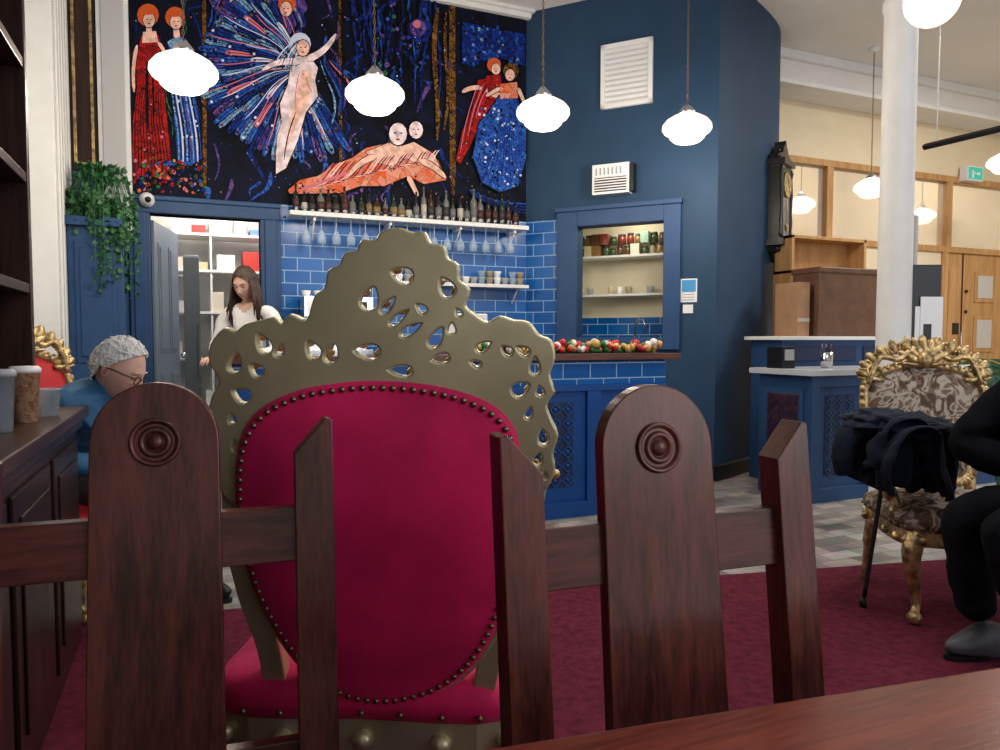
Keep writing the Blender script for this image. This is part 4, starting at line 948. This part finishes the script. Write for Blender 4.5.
def head(parent,c,fd,tilt,s=1.0,hair='short',hm=None,glasses=False):
    up=V3((0,0,1)); fd=fd.normalized(); f2=(fd*math.cos(tilt)-up*math.sin(tilt)); side=fd.cross(up).normalized(); u2=side.cross(f2)
    T=frame(c,side,f2,u2)@Matrix.Scale(s,4)
    g=lambda v,s_:math.exp(-(v/s_)**2)
    b=MB('head')
    def fn(q):
        x,y,z=q
        X=x*.074;Y=y*.096;Z=z*.116
        if z<0: X*=1-.36*(-z)**1.5; 
        if z<-.1 and y<0: Y*=1-.45*min(1,(-z-.1)*1.3)
        if z<-.3 and y>0: Y*=1+.05
        if y>0:
            Y+=.022*g(x,.12)*g(z+.22,.12)+.012*g(x,.10)*g(z+.02,.16)+.006*g(abs(x)-.14,.08)*g(z+.28,.07)
            Y-=.011*g(abs(x)-.38,.17)*g(z-.05,.11)
            Y+=.005*g(z-.24,.09)*g(x,.6)
            Y+=.006*g(x,.22)*g(z+.52,.05)+.005*g(x,.2)*g(z+.62,.05)-.004*g(x,.25)*g(z+.57,.025)
            Y+=.008*g(x,.2)*g(z+.85,.12)
            Y+=.004*g(abs(x)-.5,.2)*g(z+.2,.15)
            Y-=.003*g(abs(x)-.33,.06)*g(z+.42,.15)
        return V3((X,Y,Z))
    b.sph((0,0,0),1,skin,T,72,56,fn)
    for sx in (-1,1):
        b.sph((sx*.029,.0765,.005),(.0115,.009,.0062),eyew,T,12,8); b.sph((sx*.029,.0840,.003),(.0045,.003,.0045),iris,T,10,6)
        b.tube([T@V3((sx*.017,.083,.009)),T@V3((sx*.029,.0875,.0125)),T@V3((sx*.042,.079,.008))],.0032*s,skin,6)
        b.tube([T@V3((sx*.017,.083,-.001)),T@V3((sx*.029,.0855,-.004)),T@V3((sx*.041,.079,0))],.0022*s,skin,6)
        b.tube([T@V3((sx*.014,.092,.026)),T@V3((sx*.030,.093,.031)),T@V3((sx*.045,.083,.026))],.0022*s,hm,6)
        b.sph((sx*.074,-.005,-.005),(.008,.016,.028),skin,T,12,9); b.sph((sx*.079,.0,-.004),(.004,.009,.017),skinp,T,10,7)
    b.sph((0,.0880,-.058),(.020,.005,.0026),skinp,T,12,6); b.sph((0,.0870,-.066),(.016,.005,.0036),skinp,T,12,6)
    b.done(parent=parent)
    b=MB('hair')
    kk=1.08 if hair=='short' else 1.09
    def hf(q):
        n1=noise.noise(q*5)*.04+noise.noise(q*14)*.03
        k=kk+n1
        x,y,z=q; X=x*.077*k;Y=y*.098*k;Z=z*.117*k
        if z<-.1 and y<0: Y*=1-.35*min(1,(-z-.1)*1.3)
        return V3((X,Y,Z))
    if hair=='short':
        keep=lambda q:(q.z*.95-q.y+.06*noise.noise(q*6)>.0 and not (abs(q.x)>.75 and q.z<-.02 and q.y>-.25)) and q.z>-.66 and (q.y<.70)
        b.sph((0,-.002,.002),1,hm,T,72,56,hf,keep=keep)
        rr=random.Random(11)
        for _ in range(900):
            q=V3((rr.gauss(0,1),rr.gauss(0,1),rr.gauss(0,1))).normalized()
            if not keep(q): continue
            p0=hf(q)*.992; tg=V3((rr.uniform(-.3,.3),-.8,-.5 if q.z<.5 else .0)); tg=(tg-q*tg.dot(q)).normalized(); dirn=(tg+q*rr.uniform(.05,.22)+V3((rr.uniform(-.25,.25),0,rr.uniform(-.25,.25)))).normalized()
            L=rr.uniform(.012,.022); b.tube([T@p0,T@(p0+dirn*L*.5+q*.0015),T@(p0+dirn*L)],[.0026,.0024,.0008],hm,4)
    else:
        b.sph((0,-.002,.003),1,hm,T,56,44,hf,keep=lambda q:(q.z*.95-q.y+.25*abs(q.x)>-.22) and q.z>-.8)
        for k in range(120):
            a=random.uniform(-.14*pi,1.14*pi); 
            q=V3((math.cos(a)*.080,-math.sin(a)*.1 if math.sin(a)>0 else -math.sin(a)*.085,random.uniform(-.02,.06)))
            p0=T@q; out=(p0-c); out.z=0; out.normalize()
            L=random.uniform(.20,.27)
            b.tube([p0,p0+out*.010+V3((0,0,-.06)),p0+out*.022+fd*-.01+V3((0,0,-.13)),p0+out*.030+fd*-.005+V3((random.uniform(-.015,.015),random.uniform(-.015,.015),-L))],[.008,.009,.008,.003],hm,6)
    b.done(parent=parent)
    if glasses:
        b=MB('spectacles')
        for sx in (-1,1):
            b.tube([T@V3((sx*.032+.021*math.cos(a*pi/8),.103,.002+.017*math.sin(a*pi/8))) for a in range(17)],.0022,blackm,5,False)
            b.tube([T@V3((sx*.052,.103,.01)),T@V3((sx*.080,.03,.012)),T@V3((sx*.081,-.01,.004))],.0022,blackm,5)
        b.tube([T@V3((-.012,.105,.006)),T@V3((.012,.105,.006))],.0022,blackm,5); b.done(parent=parent)
def hand(parent,w,d,n_,s=1,side=1):
    d=d.normalized(); n_=(n_-d*n_.dot(d)).normalized(); x=d.cross(n_)*side
    b=MB('hand'); T=frame(w,x,d,n_)
    b.sph((0,.045*s,0),(.040*s,.052*s,.016*s),skin,T,16,12)
    b.tube([T@V3((0,-.02,0)),T@V3((0,.02*s,0))],[.026*s,.028*s],skin,10)
    for i,(ox,L) in enumerate(((.028,.070),(.010,.078),(-.009,.072),(-.027,.056))):
        p=V3((ox,.085*s,0)); pts_=[p-V3((0,.02,0))]; a=.15
        q=p.copy()
        for seg,f in enumerate((.45,.32,.23)):
            pts_.append(q.copy()); q=q+V3((0,math.cos(a),math.sin(a)))*L*f*s; a+=.45
        pts_.append(q); b.tube([T@p_ for p_ in pts_],[.010*s,.0095*s,.009*s,.008*s,.006*s],skin,8); b.sph(T@q,.0062*s,skin)
    b.tube([T@V3((.026,.02,0)),T@V3((.045,.045,.008)),T@V3((.052,.07,.016)),T@V3((.052,.088,.024))],[.013,.012,.010,.007],skin,8)
    b.done(parent=parent)
def shoe(parent,p,d,m):
    b=MB('shoe'); d=d.normalized(); T=frame(p,V3((d.y,-d.x,0)),d,V3((0,0,1)))
    def fn(q):
        z=max(q.z,-.55); w=.048*(1-.15*q.y*q.y); t_=max(0,min(1,(q.y+.35)/.9)); h=.085*(1-.45*t_)
        return V3((q.x*w,q.y*.14,z*h+.046))
    b.sph((0,.04,0),1,m,T,28,18,fn); b.prism([(.044*math.cos(a)*(1 if math.sin(a)>0 else .85),.04+.142*math.sin(a)) for a in [i*pi/12 for i in range(24)]],0,.018,blackm,T); b.done(parent=parent)
def body_frame(o,fd):
    fd=fd.normalized(); sd=V3((fd.y,-fd.x,0)); return lambda s,f,z:V3((o.x,o.y,0))+sd*s+fd*f+V3((0,0,z))
topw=M('white_knit_top',(.80,.78,.76),.8,bump=.3,bs=80); denim=M('dark_trousers',(.02,.025,.05),.8); trous=M('grey_trousers',(.05,.05,.055),.85,bump=.2)
o=V3((.36,4.98,0)); fd=V3((-.55,-1,0)).normalized(); L=body_frame(o,fd); e=empty('barista_woman')
J={'pelvis':(L(0,0,.92),.125),'waist':(L(0,.0,1.05),.105),'chest':(L(0,-.01,1.22),.115),'upper':(L(0,-.015,1.33),.080),'neck':(L(0,0,1.40),.042),'nk2':(L(0,.02,1.47),.042)}
B=[('pelvis','waist',0),('waist','chest',0),('chest','upper',0),('upper','neck',2),('neck','nk2',2)]
for s,k in ((-1,'l'),(1,'r')):
    J.update({k+'sh':(L(s*.15,-.01,1.32),.058),k+'el':(L(s*.21,.03,1.08),.046),k+'wr':(L(s*.12,.22,1.04),.028),k+'hp':(L(s*.085,0,.84),.09),k+'kn':(L(s*.09,.02,.48),.058),k+'an':(L(s*.09,0,.09),.04)})
    B+=[('upper',k+'sh',0),(k+'sh',k+'el',0),(k+'el',k+'wr',0),('pelvis',k+'hp',1),(k+'hp',k+'kn',1),(k+'kn',k+'an',1)]
skinbody('body',J,B,[topw,denim,skin],e)
head(e,L(0,.035,1.51),fd+V3((-.15,0,0)),.40,.92,'long',hairb)
for s,k in ((-1,'l'),(1,'r')):
    hand(e,J[k+'wr'][0],V3(fd)+V3((0,0,-.1)),V3((0,0,-1)),.9,-s); shoe(e,L(s*.09,0,0),fd,blackm)
# --- seated man, hunched forward over a book
bluejk=M('blue_jacket',(.02,.11,.24),.7,bump=.4,bs=30)
fd=fdm; L=body_frame(hipm,fd); e=empty('elderly_man')
hd=cf((118-500)/FPX*2.95,2.95,1.035)
rel=hd-V3((hipm.x,hipm.y,0)); sd=V3((fd.y,-fd.x,0)); hf_,hs_=rel.dot(fd),rel.dot(sd)
J={'pelvis':(L(0,-.02,.56),.14),'waist':(L(hs_*.3,-.01,.68),.14),'chest':(L(hs_*.7,hf_-.16,.80),.155),'upper':(L(hs_*.92,hf_-.125,.90),.115),'neck':(L(hs_,hf_-.085,.955),.075),'nk2':(L(hs_,hf_-.045,.995),.062),'nk3':(L(hs_,hf_-.02,1.02),.05)}
B=[('pelvis','waist',0),('waist','chest',0),('chest','upper',0),('upper','neck',0),('neck','nk2',0),('nk2','nk3',2)]
for s,k in ((-1,'l'),(1,'r')):
    J.update({k+'sh':(L(hs_*.9+s*.18,hf_-.11,.885),.08),k+'el':(L(hs_*.8+s*.24,.20,.68),.055),k+'wr':(L(s*.12,.40,.62),.035),k+'hp':(L(s*.1,.03,.54),.10),k+'kn':(L(s*.12,.44,.50),.068),k+'an':(L(s*.12,.46,.10),.045)})
    B+=[('upper',k+'sh',0),(k+'sh',k+'el',0),(k+'el',k+'wr',0),('pelvis',k+'hp',1),(k+'hp',k+'kn',1),(k+'kn',k+'an',1)]
skinbody('body',J,B,[bluejk,trous,skin],e)
head(e,hd,RT*1.0-fdir*.04,.50,1.06,'short',hairw,True)
for s,k in ((-1,'l'),(1,'r')):
    hand(e,J[k+'wr'][0],fd+V3((0,0,-.15)),V3((0,0,-1)),1,-s); shoe(e,L(s*.12,.48,0),fd,blackm)
# --- visitor in black, right edge (hands folded in the lap)
hp=cf(2.10,2.42,0); fd=(-RT*1.0+fdir*.12).normalized(); L=body_frame(hp,fd); e=empty('visitor_in_black')
J={'pelvis':(L(0,.0,.57),.145),'waist':(L(0,.07,.70),.16),'chest':(L(0,.14,.86),.175),'upper':(L(0,.13,.99),.12),'neck':(L(0,.12,1.08),.06),'nk2':(L(0,.12,1.14),.055)}
B=[('pelvis','waist',0),('waist','chest',0),('chest','upper',0),('upper','neck',0),('neck','nk2',2)]
for s,k in ((-1,'l'),(1,'r')):
    J.update({k+'sh':(L(s*.20,.21,.95),.10),k+'el':(L(s*.25,.39,.75),.10),k+'wr':(L(s*.10,.27,.70),.05),k+'hp':(L(s*.1,.05,.55),.12),k+'kn':(L(s*.12,.45,.54),.10),k+'an':(L(s*.12,.33+.05*s,.13),.065)})
    B+=[('upper',k+'sh',0),(k+'sh',k+'el',0),(k+'el',k+'wr',0),('pelvis',k+'hp',0),(k+'hp',k+'kn',0),(k+'kn',k+'an',0)]
skinbody('body',J,B,[blackc,blackc,skin],e)
head(e,L(0,.12,1.23),fd,.1,1,'short',hairb)
shm=M('grey_shoe',(.07,.07,.08),.5)
sdv=V3((fd.y,-fd.x,0))
for s,k in ((-1,'l'),(1,'r')):
    hand(e,J[k+'wr'][0]-sdv*s*.03,-sdv*s+fd*-.1+V3((0,0,-.1)),V3((0,0,-1)),.9,-s); shoe(e,L(s*.12,.30+.05*s,.009),fd+fdir*-.35,shm)
# small palm behind armchair
b=MB('potted_palm'); q=cf(2.62,3.75,0); b.lathe([(.12,.009),(.16,.3),(.15,.3)],potm,Matrix.Translation(q),20)
for k in range(16):
    a=k*.9; r_=random.uniform(.2,.34); tip=q+V3((math.cos(a)*r_,math.sin(a)*r_,random.uniform(.75,1.05)))
    pth=smoothpath([q+V3((0,0,.28)),q+V3((math.cos(a)*r_*.4,math.sin(a)*r_*.4,.8)),tip],5); b.tube(pth,.004,leafm,5)
    for p in pth[4:]:
        for s in (-1,1): 
            dd=V3((-math.sin(a)*s,math.cos(a)*s,-.2))*.12+V3((math.cos(a),math.sin(a),0))*.06
            b.add([p,p+dd*.5+V3((0,0,.012)),p+dd,p+dd*.5-V3((0,0,.008))],[(0,1,2,3)],leafm)
b.done()
# ================================================================= LIGHT
def area(name,loc,rot,sx,sy,e_,c_):
    l=bpy.data.lights.new(name,'AREA'); l.shape='RECTANGLE'; l.size=sx; l.size_y=sy; l.energy=e_; l.color=c_
    o=bpy.data.objects.new(name,l); o.location=loc; o.rotation_euler=rot; col.objects.link(o)
def pt(name,loc,e_,c_,r=.15):
    l=bpy.data.lights.new(name,'POINT'); l.energy=e_; l.color=c_; l.shadow_soft_size=r; o=bpy.data.objects.new(name,l); o.location=loc; col.objects.link(o)
pt('storeroom_ceiling_light',(.4,7.0,2.5),45,(1,.95,.88))
pt('lobby_ceiling_light',(7.5,7.4,3.5),42,(1,.90,.74)); pt('lobby_ceiling_light',(9,7.6,3.5),24,(1,.90,.74))
q=MD@V3(((hx0+hx1)/2,2.2,-.3)); pt('hatch_light',q,4,(1,.93,.8),.05)
area('window_daylight',(3.8,-2.8,2.4),(math.radians(80),0,math.radians(8)),4,2.4,105,(.92,.96,1))
area('overhead_fill_light',(7.2,3.2,3.98),(0,0,0),1.2,1.2,135,(1,.96,.90))  # added fill, no fitted panel; stands in for daylight on the right side
area('overhead_fill_light',(2.2,1.6,3.98),(0,0,0),1.2,1.2,46,(1,.95,.90))  # second added fill, above the foreground, with no fitting of its own
w=bpy.data.worlds.new('World'); sc.world=w; w.use_nodes=True; w.node_tree.nodes['Background'].inputs[0].default_value=(.88,.92,1,1); w.node_tree.nodes['Background'].inputs[1].default_value=.60
# camera
cd=bpy.data.cameras.new('Camera'); cd.lens=36*FPX/1000; cd.sensor_width=36; cd.clip_start=.02
co=bpy.data.objects.new('Camera',cd); co.location=CAM; co.rotation_euler=(pi/2-PITCH,0,-YAW); col.objects.link(co); sc.camera=co
sc.view_settings.view_transform='Standard'
